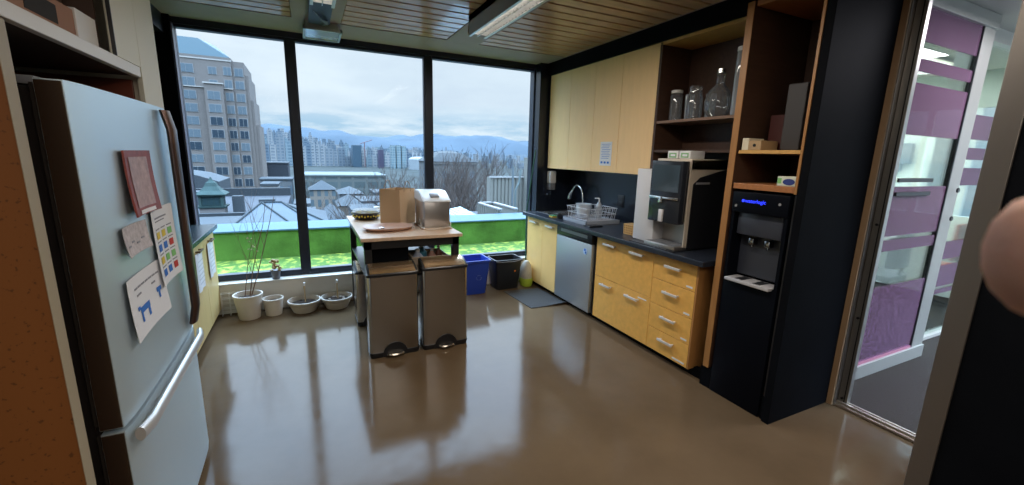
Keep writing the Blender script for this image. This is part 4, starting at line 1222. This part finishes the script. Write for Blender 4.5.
# ================================================================== OUTSIDE
def MO(*a, **k):
    k.setdefault('spec', .08)
    return M(*a, **k)
def sc(p, Y0, Y1):
    f = Y1/Y0
    return (p[0]*f, 1.57+(p[1]-1.57)*f)
# terrace with green parapet
sedum = speckle('sedum_green', (.038, .100, .006), (.23, .27, .03), scale=12, thr=.50, rough=.9, soft=.12, bump=.4)
turf = MO('green_turf_wall', (.068, .145, .026), .95, var=.45, vscale=2.0, bump=.5, bscale=30)
tag(bx(-12, 12, 4.96, 6.99, -.12, 0).build('terrace_bed', sedum), 'bright green and yellow sedum bed just outside the window', 'planting', kind='stuff')
t = thing('parapet', 'long green-faced terrace parapet with a pale blue metal cap', 'parapet', (1, 7.3, -.1))
bx(-14, 16, 7.0, 7.65, -1.5, .40).build('wall', turf, t)
bx(-14, 16, 6.98, 7.75, .40, .425, .004).build('cap', MO('pale_blue_metal', (0.062, 0.112, 0.146), .35), t)
struct(bx(-14, 16, 4.90, 7.7, -1.6, -.121).build('trim_14', MO('roof_slab', (0.150, 0.150, 0.150), .8)))
struct(bx(-2500, 2500, 8, 4500, -15.2, -15, ).build('floor_ground', MO('ground_grey_green', (.028, .034, .034), .9, var=.4, vscale=.05), origin=(0, 0, -15)))
roof_w = MO('pale_roof', (.042, .050, .058), .6, var=.12, vscale=.5)
roof_g = MO('grey_roof', (0.045, 0.050, 0.060), .7, var=.15, vscale=.5)
# hip skylight roof
t = thing('hip_skylight', 'pale blue glazed hip roof with dark ribs just beyond the parapet', 'roof', (-.9, 20, -1.23))
P_ = [(-2.6, 18, -1.23), (.68, 18, -1.23), (.68, 22, -1.23), (-2.6, 22, -1.23), (-1.76, 20, -.57), (-1.04, 20, -.57)]
b = bmesh.new(); V = [b.verts.new(p) for p in P_]
for f in ((0, 1, 5, 4), (1, 2, 5), (2, 3, 4, 5), (3, 0, 4), (3, 2, 1, 0)): b.faces.new([V[i] for i in f])
mb = MB(); mb._add(b); mb.build('roof', MO('skylight_panels', (.040, .056, .072), .3, var=.1, vscale=1), t)
q = MB()
for a, c_ in ((P_[0], P_[4]), (P_[1], P_[5]), (P_[4], P_[5]), (P_[4], (-.62, 18, -1.23)), (P_[5], (.15, 18, -1.23))): q.tube([Vector(a)+Vector((0, 0, .01)), Vector(c_)+Vector((0, 0, .01))], .04, 6)
q.build('ribs', MO('dark_rib', (.020, .028, .034), .5), t)
bx(-2.6, .68, 18, 22, -4, -1.23).build('base', roof_g, t)
# dark flat roofs
t = thing('flat_roof_building', 'low dark flat-roofed building behind the hip skylight', 'building', (-6, 27, -15))
bx(-26, -1.2, 24, 36, -15, -1.75).build('block', roof_g, t); bx(-26, -1.2, 23.8, 24.1, -1.76, -1.45).build('parapet', MO('dark_flashing', (0.031, 0.037, 0.043), .5), t)
bx(-26, -1.2, 35.7, 36.0, -1.76, -1.2).build('parapet', MO('dark_flashing', (0.031, 0.037, 0.043), .5), t)
for (xa, ya, w_, h) in ((-3.6, 26, .5, .9), (-2.6, 28, .8, .5), (-6.9, 30, 1.2, .8)): bx(xa, xa+w_, ya, ya+w_, -1.75, -1.75+h).build('roof_unit', roof_w, t)
t = thing('annex_roof', 'pale low annex roof left of the hip skylight', 'roof', (-4, 20, -2.5))
bx(-14, -2.7, 17.2, 23.5, -3.0, -1.55).build('slab', roof_w, t); bx(-14, -2.7, 17.1, 17.3, -1.6, -1.45).build('edge', MO('annex_edge', (0.217, 0.236, 0.260), .5), t)
# copper kiosk
t = thing('copper_cupola', 'green copper roofed cupola on the left, before the tower', 'cupola', (-4.42, 26, -4))
cop = MO('verdigris', (.030, .052, .052), .6, var=.15, vscale=3)
cx_, cy_ = -4.42, 26
def sqr(r, z): return [(cx_+r, cy_-r, z), (cx_+r, cy_+r, z), (cx_-r, cy_+r, z), (cx_-r, cy_-r, z)]
MB().loft([sqr(.62, -.78), sqr(.66, -.70), sqr(.42, -.52), sqr(.27, -.32), sqr(.20, -.14), sqr(.12, -.08), sqr(.07, .0), sqr(.015, .14)]).build('roof', cop, t)
MB().loft([sqr(.47, -1.30), sqr(.47, -.78)]).build('drum', MO('drum_green', (0.019, 0.037, 0.040), .6), t)
for sx in (-1, 1): bx(cx_+sx*.46-.05, cx_+sx*.46+.05, cy_-.52, cy_-.42, -1.35, -.75).build('post', cop, t)
for k_ in range(3): bx(cx_-.33+k_*.24, cx_-.15+k_*.24, cy_-.485, cy_-.475, -1.22, -.84).build('window', MO('dark_glass', (0.019, 0.037, 0.043), .2), t)
MB().loft([sqr(.60, -1.38), sqr(.62, -1.30)]).build('ledge', cop, t)
MB().loft([sqr(.52, -6), sqr(.52, -1.38)]).build('base', MO('brick_grey', (0.124, 0.118, 0.118), .8), t)
t = thing('sloped_roof', 'pale sloping roof behind the copper cupola', 'roof', (-9, 40, -2))
MB().prism([(-10.5, -3.2), (-10.5, -.4), (-8.4, -.72), (-6.9, -1.25), (-6.9, -3.2)], 'y', 44, 50).build('roof', roof_w, t)

# brick tower
TY = 130.
t = thing('brick_tower', 'tall stepped beige brick apartment tower with teal roof', 'tower', (-18, 138, -15))
brick = MO('beige_brick', (0.124, 0.112, 0.106), .85, var=.05, vscale=.5)
k = TY/60.
def zz(z): return 1.57+(z-1.57)*k
bx(-40, -15.2, TY, TY+20, -15, zz(11.62)).build('wall', brick, t)
bx(-15.2, -12.6, TY+.5, TY+18, -15, zz(11.3)).build('wall', brick, t)
bx(-12.6, -11.85, TY+1, TY+17, -15, zz(9.9)).build('wall', brick, t)
bx(-11.85, -11.2, TY+1.5, TY+16, -15, zz(7.2)).build('wall', brick, t)
bx(-11.2, -10.5, TY+2, TY+15, -15, zz(4.4)).build('wall', brick, t)
bx(-21.0, -17.2, TY-1.6, TY, -15, zz(8.65)).build('bay', brick, t)
q = MB(); q.loft([[(-40, TY+.5, zz(11.62)), (-15.2, TY+.5, zz(11.62)), (-15.2, TY+20, zz(11.62)), (-40, TY+20, zz(11.62))], [(-29, TY+6, zz(13.9)), (-22.4, TY+6, zz(13.9)), (-20, TY+14, zz(13.9)), (-29, TY+14, zz(13.9))]])
q.build('roof', MO('teal_roof', (0.028, 0.050, 0.062), .5), t)
q = MB(); q.box(-40, -15.1, TY-.15, TY+.05, zz(11.2), zz(11.35)); q.box(-21.2, -17, TY-1.9, TY-1.5, zz(8.6), zz(8.75)); q.box(-26.5, -15.2, TY-.3, TY, zz(8.2), zz(8.3)); q.build('cornice', MO('pale_stone', (0.260, 0.248, 0.236), .8), t)
winm = MO('tower_window', (0.081, 0.105, 0.124), .15)
wind = MO('tower_window_dark', (0.025, 0.037, 0.050), .12)
frm = MO('tower_window_frame', (0.167, 0.174, 0.180), .5)
random.seed(4)
def twin(xa, xb, y, z0, h, dark):
    q = bx(xa-.10, xb+.10, y-.10, y+.02, z0-.10, z0+h+.10).build('window_frame', frm, t)
    g_ = MB(); n_ = 2
    w_ = (xb-xa)/n_
    for i in range(n_): g_.box(xa+i*w_+.05, xa+(i+1)*w_-.05, y-.14, y-.09, z0, z0+h)
    g_.build('glass', wind if dark else winm, q)
fl = 3.02
for r_ in range(13):
    z0 = -14.0+r_*fl
    dk = r_ < 8
    if z0 < zz(10.8): twin(-25.9, -23.0, TY, z0, 1.85, dk and random.random() < .5)
    if z0 < zz(8.0): twin(-20.4, -17.9, TY-1.6, z0, 1.85, dk and random.random() < .5)
    elif z0 < zz(10.6): twin(-20.0, -18.4, TY, z0, 1.6, False)
    if z0 < zz(10.5): twin(-16.9, -15.35, TY, z0, 1.85, dk and random.random() < .8)
    if z0 < zz(10.5): twin(-14.7, -12.9, TY+.5, z0, 1.85, dk and random.random() < .8)

# mid-distance buildings
def bld(name, label, x0, x1, y0, y1, ztop, mat, roofm=None, hip=0, cat='building', group=None, extra=None):
    t = thing(name, label, cat, ((x0+x1)/2, (y0+y1)/2, -15), group)
    bx(x0, x1, y0, y1, -15, ztop).build('walls', mat, t)
    if hip:
        e_ = (x1-x0)*.06
        MB().loft([[(x0-e_, y0-e_, ztop), (x1+e_, y0-e_, ztop), (x1+e_, y1+e_, ztop), (x0-e_, y1+e_, ztop)], [((x0+x1)/2-.05, (y0+y1)/2-.05, ztop+hip), ((x0+x1)/2+.05, (y0+y1)/2-.05, ztop+hip), ((x0+x1)/2+.05, (y0+y1)/2+.05, ztop+hip), ((x0+x1)/2-.05, (y0+y1)/2+.05, ztop+hip)]]).build('roof', roofm or roof_w, t)
    else: bx(x0-.2, x1+.2, y0-.2, y1+.2, ztop, ztop+.35).build('roof', roofm or roof_w, t)
    return t
tanw = cells('tan_facade', (0.105, 0.093, 0.081), (0.087, 0.112, 0.124), 1.6, 3, .45)
greyw = cells('grey_facade', (0.087, 0.096, 0.105), (0.074, 0.099, 0.124), 2.2, 3, .5)
bld('pavilion', 'small pavilion with pale pyramid roof right of the first mullion', .2, 3.7, 70, 74, -4.17, cells('pavilion_wall', (0.136, 0.124, 0.112), (0.074, 0.105, 0.124), 1.0, 1.6, .25), hip=1.3)
bld('long_building', 'long low building with pale roof line beyond the pavilion', -1, 17, 105, 120, -4.0, cells('long_facade', (0.081, 0.093, 0.093), (0.062, 0.081, 0.087), 3, 2, .3), MO('mint_roof', (0.110, 0.130, 0.135), .6))
bld('dark_building', 'wide dark grey building right of the brick tower', -14.4, -5.2, 150, 165, -2.6, MO('slate_grey_wall', (0.037, 0.043, 0.053), .8), MO('slate_roof', (0.045, 0.052, 0.060), .7))
bld('low_building', 'low building with pale band roof right of the tower base', -9.6, -3.2, 110, 118, -5.2, greyw)
bld('white_house', 'small white house beside the tower base', -7.0, -4.6, 82, 88, -4.4, MO('white_house_wall', (0.161, 0.167, 0.174), .7))
rl_ = [(-2.6, .4, 45, 50, -4.7), (2.8, 5.2, 48, 53, -4.1), (5.6, 8.8, 52, 58, -4.4), (.6, 2.6, 36, 40, -3.7), (3.4, 5.4, 38, 42, -3.6), (-1.6, 0.0, 60, 66, -5.4), (4.6, 8.2, 75, 82, -5.3), (9.6, 14, 70, 76, -5.0), (6.4, 9.4, 40, 45, -3.6)]
nm_ = ['snowy flat roof left of the mullion', 'pale hip roof under the pavilion', 'pale roof behind the salad bowl', 'nearest pale roof beside the skylight', 'pale roof between skylight and table', 'far pale roof below the grey band', 'pale roof right of the pavilion', 'pale roof behind the paper bag', 'pale hip roof just above the table corner']
for i, (xa, xb, ya, yb, zt) in enumerate(rl_):
    bld('rooftop_building', nm_[i], xa, xb, ya, yb, zt, tanw if i % 2 else greyw, hip=(1.0 if i in (1, 3, 6, 8) else 0), group='low buildings beyond the terrace')
# manor with domed hip roof
man = cells('manor_facade', (0.099, 0.099, 0.099), (0.087, 0.105, 0.124), 2.6, 3.2, .7)
t = thing('manor_building', 'grey stone block with curved hip roof behind the bare trees', 'building', (36, 116, -15))
bx(29.5, 42, 110, 124, -15, -.4).build('walls', man, t)
MB().loft([[(29, 109.5, -.4), (42.5, 109.5, -.4), (42.5, 124.5, -.4), (29, 124.5, -.4)], [(30.5, 111, .7), (40.5, 111, .7), (40.5, 123, .7), (30.5, 123, .7)], [(32.5, 113, 1.9), (38.5, 113, 1.9), (38.5, 121, 1.9), (32.5, 121, 1.9)], [(34, 116, 2.4), (37, 116, 2.4), (37, 118, 2.4), (34, 118, 2.4)]]).build('roof', MO('manor_roof', (0.040, 0.045, 0.050), .6), t)
bx(29.2, 42.3, 109.7, 110, -1.0, -.5).build('cornice', MO('manor_cornice', (0.124, 0.124, 0.124), .7), t)
q = MB(); q.tube([(35.5, 117, 2.4), (35.5, 117, 3.6)], .12, 6); q.build('flagpole', MO('pole_grey', (0.124, 0.124, 0.124), .5), t)
# blue lattice roof
t = thing('lattice_roof', 'small blue lattice roof behind the silver table machine', 'roof', (4.9, 14.5, -2))
b = bmesh.new(); V = [b.verts.new(p) for p in ((4.25, 13, -.62), (5.35, 13, -.55), (5.6, 16, -.65), (4.35, 16, -.65), (4.95, 14.6, -.28))]
for f in ((0, 1, 4), (1, 2, 4), (2, 3, 4), (3, 0, 4), (3, 2, 1, 0)): b.faces.new([V[i] for i in f])
mb = MB(); mb._add(b); mb.build('roof', cells('lattice', (0.310, 0.384, 0.434), (0.062, 0.161, 0.223), .12, .05, .012), t)
bx(4.3, 5.5, 13.1, 15.9, -5, -.6).build('base', roof_g, t)
# corrugated white structures
def corr(q, p0, p1, z0, z1, n, amp=.03):
    d = Vector((p1[0]-p0[0], p1[1]-p0[1], 0)); L = d.length; d.normalize(); nn = Vector((d.y, -d.x, 0))
    for i in range(n):
        a = Vector((p0[0], p0[1], 0))+d*(L*i/n); b_ = Vector((p0[0], p0[1], 0))+d*(L*(i+.62)/n)
        q.loft([[a+nn*amp+Vector((0, 0, z)), b_+nn*amp+Vector((0, 0, z)), b_-nn*.005+Vector((0, 0, z)), a-nn*.005+Vector((0, 0, z))] for z in (z0, z1)])
corrm = MO('white_cladding', (0.135, 0.135, 0.124), .5)
t = thing('clad_trough', 'low white corrugated trough wall running out beside the parapet', 'wall', (3.65, 8, -1))
q = MB(); q.box(3.47, 3.50, 7.76, 9.0, -1, .50); q.box(3.83, 3.86, 7.76, 9.0, -1, .50); q.box(3.47, 3.86, 8.97, 9.0, -1, .50)
corr(q, (3.47, 7.8), (3.47, 9.0), -1, .48, 11, -.02)
q.build('walls', corrm, t); bx(3.45, 3.52, 7.75, 9.03, .49, .52).build('rim', MO('rim_white', (0.223, 0.223, 0.223), .5), t); bx(3.81, 3.88, 7.75, 9.03, .49, .52).build('rim', MO('rim_white', (0.223, 0.223, 0.223), .5), t); bx(3.45, 3.88, 8.95, 9.03, .49, .52).build('rim', MO('rim_white', (0.223, 0.223, 0.223), .5), t)
bx(3.50, 3.83, 7.78, 8.97, .0, .30).build('inner_floor', MO('trough_dark', (0.099, 0.105, 0.112), .8), t)
t = thing('clad_screen_wall', 'stepped white corrugated screen wall at the right edge of the view', 'wall', (6.2, 13, -3))
q = MB(); q.box(5.45, 9.0, 13, 13.3, -5, .86); corr(q, (5.45, 13), (6.66, 13), -3, .84, 9, .035)
q.build('lower_walls', corrm, t)
q = MB(); q.box(6.66, 9.0, 12.6, 12.95, -5, 1.53); corr(q, (6.66, 12.6), (8.6, 12.6), -3, 1.50, 12, .035); q.build('upper_walls', corrm, t)
bx(5.42, 6.7, 12.93, 13.0, .84, .90).build('flashing', MO('rim_white', (0.223, 0.223, 0.223), .5), t)
t = thing('vent_pipe', 'thin dark vent pipe standing before the white screen wall', 'pipe', (5.1, 10.4, -1))
q = MB(); q.tube([(5.02, 10.4, -1), (5.02, 10.4, 1.30)], .03, 8); q.build('pipe', MO('pipe_dk', (0.087, 0.105, 0.118), .5), t); q = MB(); q.tube([(5.16, 10.5, -1), (5.16, 10.5, .65), (5.26, 10.5, .85), (5.30, 10.5, 1.2)], .028, 8); q.build('side_pipe', MO('pipe_dk2', (0.099, 0.124, 0.130), .5), t)
# rooftop slab under these
struct(bx(3.0, 16, 7.7, 18, -5, -.95).build('trim_15', roof_g))

# bare trees
bark = MO('bare_bark', (0.048, 0.038, 0.034), .9)
def tree(x, y, ztop, label, spread=1., seed=0, base=-15.):
    random.seed(seed)
    q = MB(); H = ztop-base
    bm_ = q.bm
    segs = []
    def br(p, d, L, r, lvl):
        n = 3
        pts = [p]
        for i in range(n):
            d = (d+Vector((random.uniform(-.16, .16), random.uniform(-.16, .16), .05))).normalized()
            pts.append(pts[-1]+d*L/n)
        segs.append((pts, r))
        if lvl == 0: return
        for k_ in range(3 if lvl > 1 else 4):
            a = random.uniform(0, 2*PI)
            side = Vector((math.cos(a), math.sin(a), random.uniform(.1, .7)))
            br(pts[random.choice((1, 2, 3, 3))], (d*.8+side*.75*spread).normalized(), L*random.uniform(.58, .75), r*.55, lvl-1)
    br(Vector((x, y, base)), Vector((0, 0, 1)), H*.36, H*.013, 5)
    mz = max(p.z for s2, _ in segs for p in s2)
    sc_ = H/(mz-base)
    for pts, r in segs:
        pts = [Vector((x+(p.x-x)*sc_, y+(p.y-y)*sc_, base+(p.z-base)*sc_)) for p in pts]
        rings = []
        for i, p in enumerate(pts):
            rr_ = max(r*(1-.18*i), .012)
            rings.append([bm_.verts.new((p.x+rr_*math.cos(a), p.y+rr_*math.sin(a)*.7, p.z+rr_*math.sin(a)*.7)) for a in (0, 2.09, 4.19)])
        for a_, b_ in zip(rings, rings[1:]):
            for i in range(3):
                j = (i+1) % 3
                bm_.faces.new((a_[i], a_[j], b_[j], b_[i]))
    return tag(q.build('bare_tree', bark, origin=(x, y, base)), label, 'tree', 'bare winter trees beyond the terrace')
for i, (ratio, y, zt, l) in enumerate(((.29, 34, 1.7, 'bare tree just right of the second mullion'), (.335, 40, 2.6, 'bare tree before the grey stone block'), (.37, 36, 2.4, 'tall bare tree left of the white screen wall'), (.41, 46, 3.2, 'thin bare tree above the white trough'), (.455, 60, 2.4, 'bare tree behind the vent pipe'),
                                       (.18, 48, .6, 'bare tree behind the paper bag'), (.215, 44, .2, 'bare tree right of the paper bag'), (.25, 50, .2, 'bare tree left of the second mullion'), (.135, 52, -.6, 'bare tree behind the salad bowl'), (.09, 44, -2.4, 'low bare tree right of the pavilion'), (.035, 34, -1.6, 'low bare tree in front of the pavilion'), (-.005, 90, -3, 'low bare tree beside the first mullion'),
                                       (.305, 27, 1.5, 'near bare tree over the blue lattice roof'), (.35, 28, 1.9, 'near bare tree left of the white trough'), (.385, 30, 1.4, 'bushy bare tree touching the white screen wall'), (.32, 55, 1.2, 'far bare tree against the stone block'), (.40, 70, 2.2, 'far bare tree right of the stone block'),
                                       (.16, 36, .0, 'bare tree between salad bowl and paper bag'), (.20, 60, .4, 'far bare tree above the paper bag'), (.235, 34, .1, 'bare tree between bag and silver machine'), (.265, 42, .5, 'bare tree just left of the second mullion'), (.115, 38, -1.4, 'low bare tree before the long building'), (.06, 30, -2.2, 'near low bare tree before the pavilion'), (.28, 70, 1.0, 'far bare tree beside the second mullion'))):
    tree(ratio*y, y, zt, l, seed=100+i, spread=.72)
# hedge-like winter woods
woods = MO('winter_woods', (0.028, 0.026, 0.028), .95, var=.4, vscale=.5, bump=1, bscale=2)
def mound(xc, yc, w_, h, zb, label, seed):
    random.seed(seed)
    q = MB()
    for i in range(26):
        q.ball((xc+random.uniform(-w_, w_), yc+random.uniform(-4, 4), zb+random.uniform(0, h)), random.uniform(1.6, 3.4), sub=2, jit=.18, sz=.8)
    tag(q.build('winter_woods', woods), label, 'woods', kind='stuff')




# skyline: distance haze put into the blue-grey facade colours
random.seed(12)
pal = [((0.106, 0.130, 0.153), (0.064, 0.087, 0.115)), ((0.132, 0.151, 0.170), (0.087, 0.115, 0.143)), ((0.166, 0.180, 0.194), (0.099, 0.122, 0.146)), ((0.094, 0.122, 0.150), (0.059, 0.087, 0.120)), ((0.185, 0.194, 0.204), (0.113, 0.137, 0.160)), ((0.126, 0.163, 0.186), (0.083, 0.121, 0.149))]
pm = [cells('haze_facade_%d' % i, a, b_, 3.5+i*.4, 3.2, .7+.1*(i % 3), .3) for i, (a, b_) in enumerate(pal)]
def sky_top(r_):   # elevation of the skyline against direction x / y
    pts = [(-.09, .036), (-.05, .046), (-.03, .036), (0, .028), (.03, .024), (.06, .018), (.09, .014), (.13, .010), (.17, .014), (.22, .012), (.26, .008), (.32, .004), (.55, .000)]
    for (a, b_), (c_, d_) in zip(pts, pts[1:]):
        if a <= r_ <= c_: return b_+(d_-b_)*(r_-a)/(c_-a)
    return .0
tone = ['blue-grey', 'pale blue', 'light grey', 'dark blue', 'whitish', 'green-blue']
row_n = [0, 0, 0]
def ordinal(k_):
    w1 = ['', 'first', 'second', 'third', 'fourth', 'fifth', 'sixth', 'seventh', 'eighth', 'ninth', 'tenth', 'eleventh', 'twelfth', 'thirteenth', 'fourteenth', 'fifteenth', 'sixteenth', 'seventeenth', 'eighteenth', 'nineteenth']
    if k_ < 20: return w1[k_]
    t_, u_ = divmod(k_, 10)
    return (['twentieth', 'thirtieth', 'fortieth', 'fiftieth', 'sixtieth'][t_-2] if u_ == 0 else ['twenty', 'thirty', 'forty', 'fifty', 'sixty'][t_-2]+'-'+w1[u_])
n = 0
for row, (Y, stp) in enumerate(((820, .0085), (660, .010), (520, .0125))):
    r_ = -.088+row*.003
    while r_ < .50:
        w_ = Y*stp*random.uniform(.45, 1.35)
        right = r_ > .28
        top_ = sky_top(r_)*random.choice((.55, .7, .8, .9, 1.0, 1.12))*random.uniform(.92, 1.05)-(.0, .006, .014)[row]*random.uniform(.5, 1.3)
        x = r_*Y; z = 1.57+top_*Y
        if z > -12:
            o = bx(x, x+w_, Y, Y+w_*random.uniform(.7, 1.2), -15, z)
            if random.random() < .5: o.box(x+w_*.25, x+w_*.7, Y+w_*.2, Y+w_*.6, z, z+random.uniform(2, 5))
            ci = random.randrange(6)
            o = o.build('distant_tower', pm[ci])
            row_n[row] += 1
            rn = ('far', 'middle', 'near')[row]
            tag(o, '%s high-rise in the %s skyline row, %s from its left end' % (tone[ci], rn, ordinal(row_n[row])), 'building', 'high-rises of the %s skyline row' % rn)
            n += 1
        r_ += max(w_/Y+.0006, stp*.7)*(1 if not right else 2.6)
t = tag(bx(.093*500, .093*500+9, 500, 515, -15, 1.57+.014*500).build('blue_tower', MO('bright_blue_glass', (.040, .065, .088), .2)), 'deep blue glass block in the middle of the skyline', 'building')
tag(bx(.148*480, .148*480+5, 480, 490, -15, 1.57+.006*480).build('purple_tower', MO('purple_panel', (.050, .048, .075), .5)), 'small dark purple block in the skyline left of the white towers', 'building')
for i, (rr_, h) in enumerate(((.175, .0165), (.187, .0175), (.199, .016))):
    tag(bx(rr_*470, rr_*470+4.6, 470, 478, -15, 1.57+h*470).build('white_tower', cells('white_tower_facade_%d' % i, (0.167, 0.205, 0.217), (0.062, 0.118, 0.155), 1.6, 2.6, .4)), ('leftmost', 'middle', 'rightmost')[i]+' of the three pale slim towers above the paper bag', 'building', 'three pale slim towers')
# crane
t = thing('tower_crane', 'thin pale construction crane standing among the skyline towers', 'crane', (40, 500, -15))
q = MB(); q.tube([(.118*500, 500, -15), (.118*500, 500, 12)], .5, 4); q.build('mast', MO('crane_red', (0.124, 0.081, 0.087), .5), t)
q = MB(); q.tube([(.108*500, 500, 10), (.118*500, 500, 12), (.135*500, 500, 15)], .35, 4); q.build('jib', MO('crane_red2', (0.124, 0.081, 0.087), .5), t)
# dome like white stadium
t = thing('white_dome', 'pale stadium dome on the skyline left of the second mullion', 'dome', (110, 450, -15))
MB().lathe(.238*450, 450, [(11, -15), (11, -4.5), (9.5, -3.2), (6, -2.2), (.5, -1.8)], 28).build('dome', MO('dome_white', (0.174, 0.198, 0.217), .4), t, True)
for k_ in range(5): MB().tube([(.238*450-9+k_*4.4, 441, -4), (.238*450-8+k_*4.0, 441, 3.0-.4*k_)], .25, 5).build('mast', MO('dome_mast', (0.341, 0.360, 0.384), .5), t)

# mountains: distance haze put into their blue base colours
random.seed(31)
from mathutils import noise
def mountain(name, label, Y, amp, base, col, sx, ph):
    b = bmesh.new()
    nx, ny = 160, 14
    V = []
    for i in range(nx+1):
        x = (-.55+1.5*i/nx)*Y
        row = []
        h = amp*(.72+.55*noise.fractal(Vector((x*sx+ph, ph, 0)), 1.0, 2.0, 5))
        for j in range(ny+1):
            f = j/ny
            y = Y+f*Y*.3
            z = base+max(0, h)*math.sin(PI*.5*min(1, f*1.4))*(1+.25*noise.fractal(Vector((x*sx*2, y*sx*2, ph)), 1.0, 2.0, 4))
            row.append(b.verts.new((x, y, z)))
        V.append(row)
    for i in range(nx):
        for j in range(ny): b.faces.new((V[i][j], V[i+1][j], V[i+1][j+1], V[i][j+1]))
    mb = MB(); mb._add(b)
    o = struct(mb.build(name, col, smooth=True))
    return o
mountain('hill_range', '', 2600, 175, -15, MO('haze_blue_mountain', (.046, .064, .084), .9, var=.15, vscale=.004), .0009, 3.3)
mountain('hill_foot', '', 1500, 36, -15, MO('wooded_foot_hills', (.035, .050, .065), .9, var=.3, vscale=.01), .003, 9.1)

# ================================================================== PHOTOGRAPHER'S FINGER
skin_m = M('skin', (.95, .54, .42), .5, var=.08, vscale=60, bump=.05, bscale=400)
skin_m.node_tree.nodes['Principled BSDF'].inputs['Subsurface Weight'].default_value = .15
skin_m.node_tree.nodes['Principled BSDF'].inputs['Subsurface Radius'].default_value = (.01, .004, .002)
def C3(px, py, dep):
    return EYE + fw*dep + rt*((px-512)/FPX*dep) + up*((242.5-py)/FPX*dep)
D = .052
tip = C3(1046, 258, D)
hand = thing('person', "blurred pink fingertip of the photographer's hand at the right edge", 'person', tuple(C3(1500, 300, D)))
me = bpy.data.meshes.new('hand')
pts, edg, rad = [], [], []
def addv(p, r): pts.append(p); rad.append(r); return len(pts)-1
R3 = rt; F3 = fw; U3 = up
palm = tip+R3*.085-F3*.045-U3*.03
wrist = palm+R3*.03-F3*.07-U3*.04
iw = addv(wrist, .026); ip = addv(palm, .030); edg.append((iw, ip))
fa = addv(wrist+R3*.03-F3*.12-U3*.08, .034); edg.append((iw, fa))
def finger(base, chain):
    prev = ip
    for p, r in [base]+chain:
        i = addv(p, r); edg.append((prev, i)); prev = i
finger((tip+R3*.062-F3*.022-U3*.004, .0105), [(tip+R3*.040-F3*.006+U3*.002, .0105), (tip+R3*.020, .0105), (tip+R3*.004, .0105), (tip-R3*.002, .0088)])
finger((palm+U3*-.012-R3*.02+F3*.015, .0105), [(palm-U3*.016-R3*.040+F3*.032, .0092), (palm-U3*.020-R3*.030+F3*.052, .0085), (palm-U3*.022-R3*.018+F3*.046, .0075)])
finger((palm+U3*-.028-R3*.016+F3*.010, .010), [(palm-U3*.034-R3*.034+F3*.026, .009), (palm-U3*.038-R3*.026+F3*.044, .0083), (palm-U3*.040-R3*.014+F3*.040, .0073)])
finger((palm+U3*-.042-R3*.010+F3*.004, .009), [(palm-U3*.049-R3*.024+F3*.018, .008), (palm-U3*.052-R3*.018+F3*.032, .0073), (palm-U3*.054-R3*.008+F3*.030, .0065)])
finger((palm+U3*.022-R3*.006-F3*.012, .012), [(palm+U3*.040-R3*.022-F3*.006, .0105), (palm+U3*.052-R3*.036-F3*.010, .0095), (palm+U3*.058-R3*.046-F3*.012, .008)])
off = Vector(hand['_w'])
me.from_pydata([p-off for p in pts], edg, [])
ho = bpy.data.objects.new('hand', me); COL.objects.link(ho); ho.parent = hand
sk = ho.modifiers.new('skin', 'SKIN'); sk.use_smooth_shade = True
for i, v in enumerate(me.skin_vertices[0].data): v.radius = (rad[i], rad[i]); v.use_root = (i == 0)
sb = ho.modifiers.new('sub', 'SUBSURF'); sb.levels = 2; sb.render_levels = 2
me.materials.append(skin_m)

for o in bpy.data.objects:
    if '_w' in o: del o['_w']
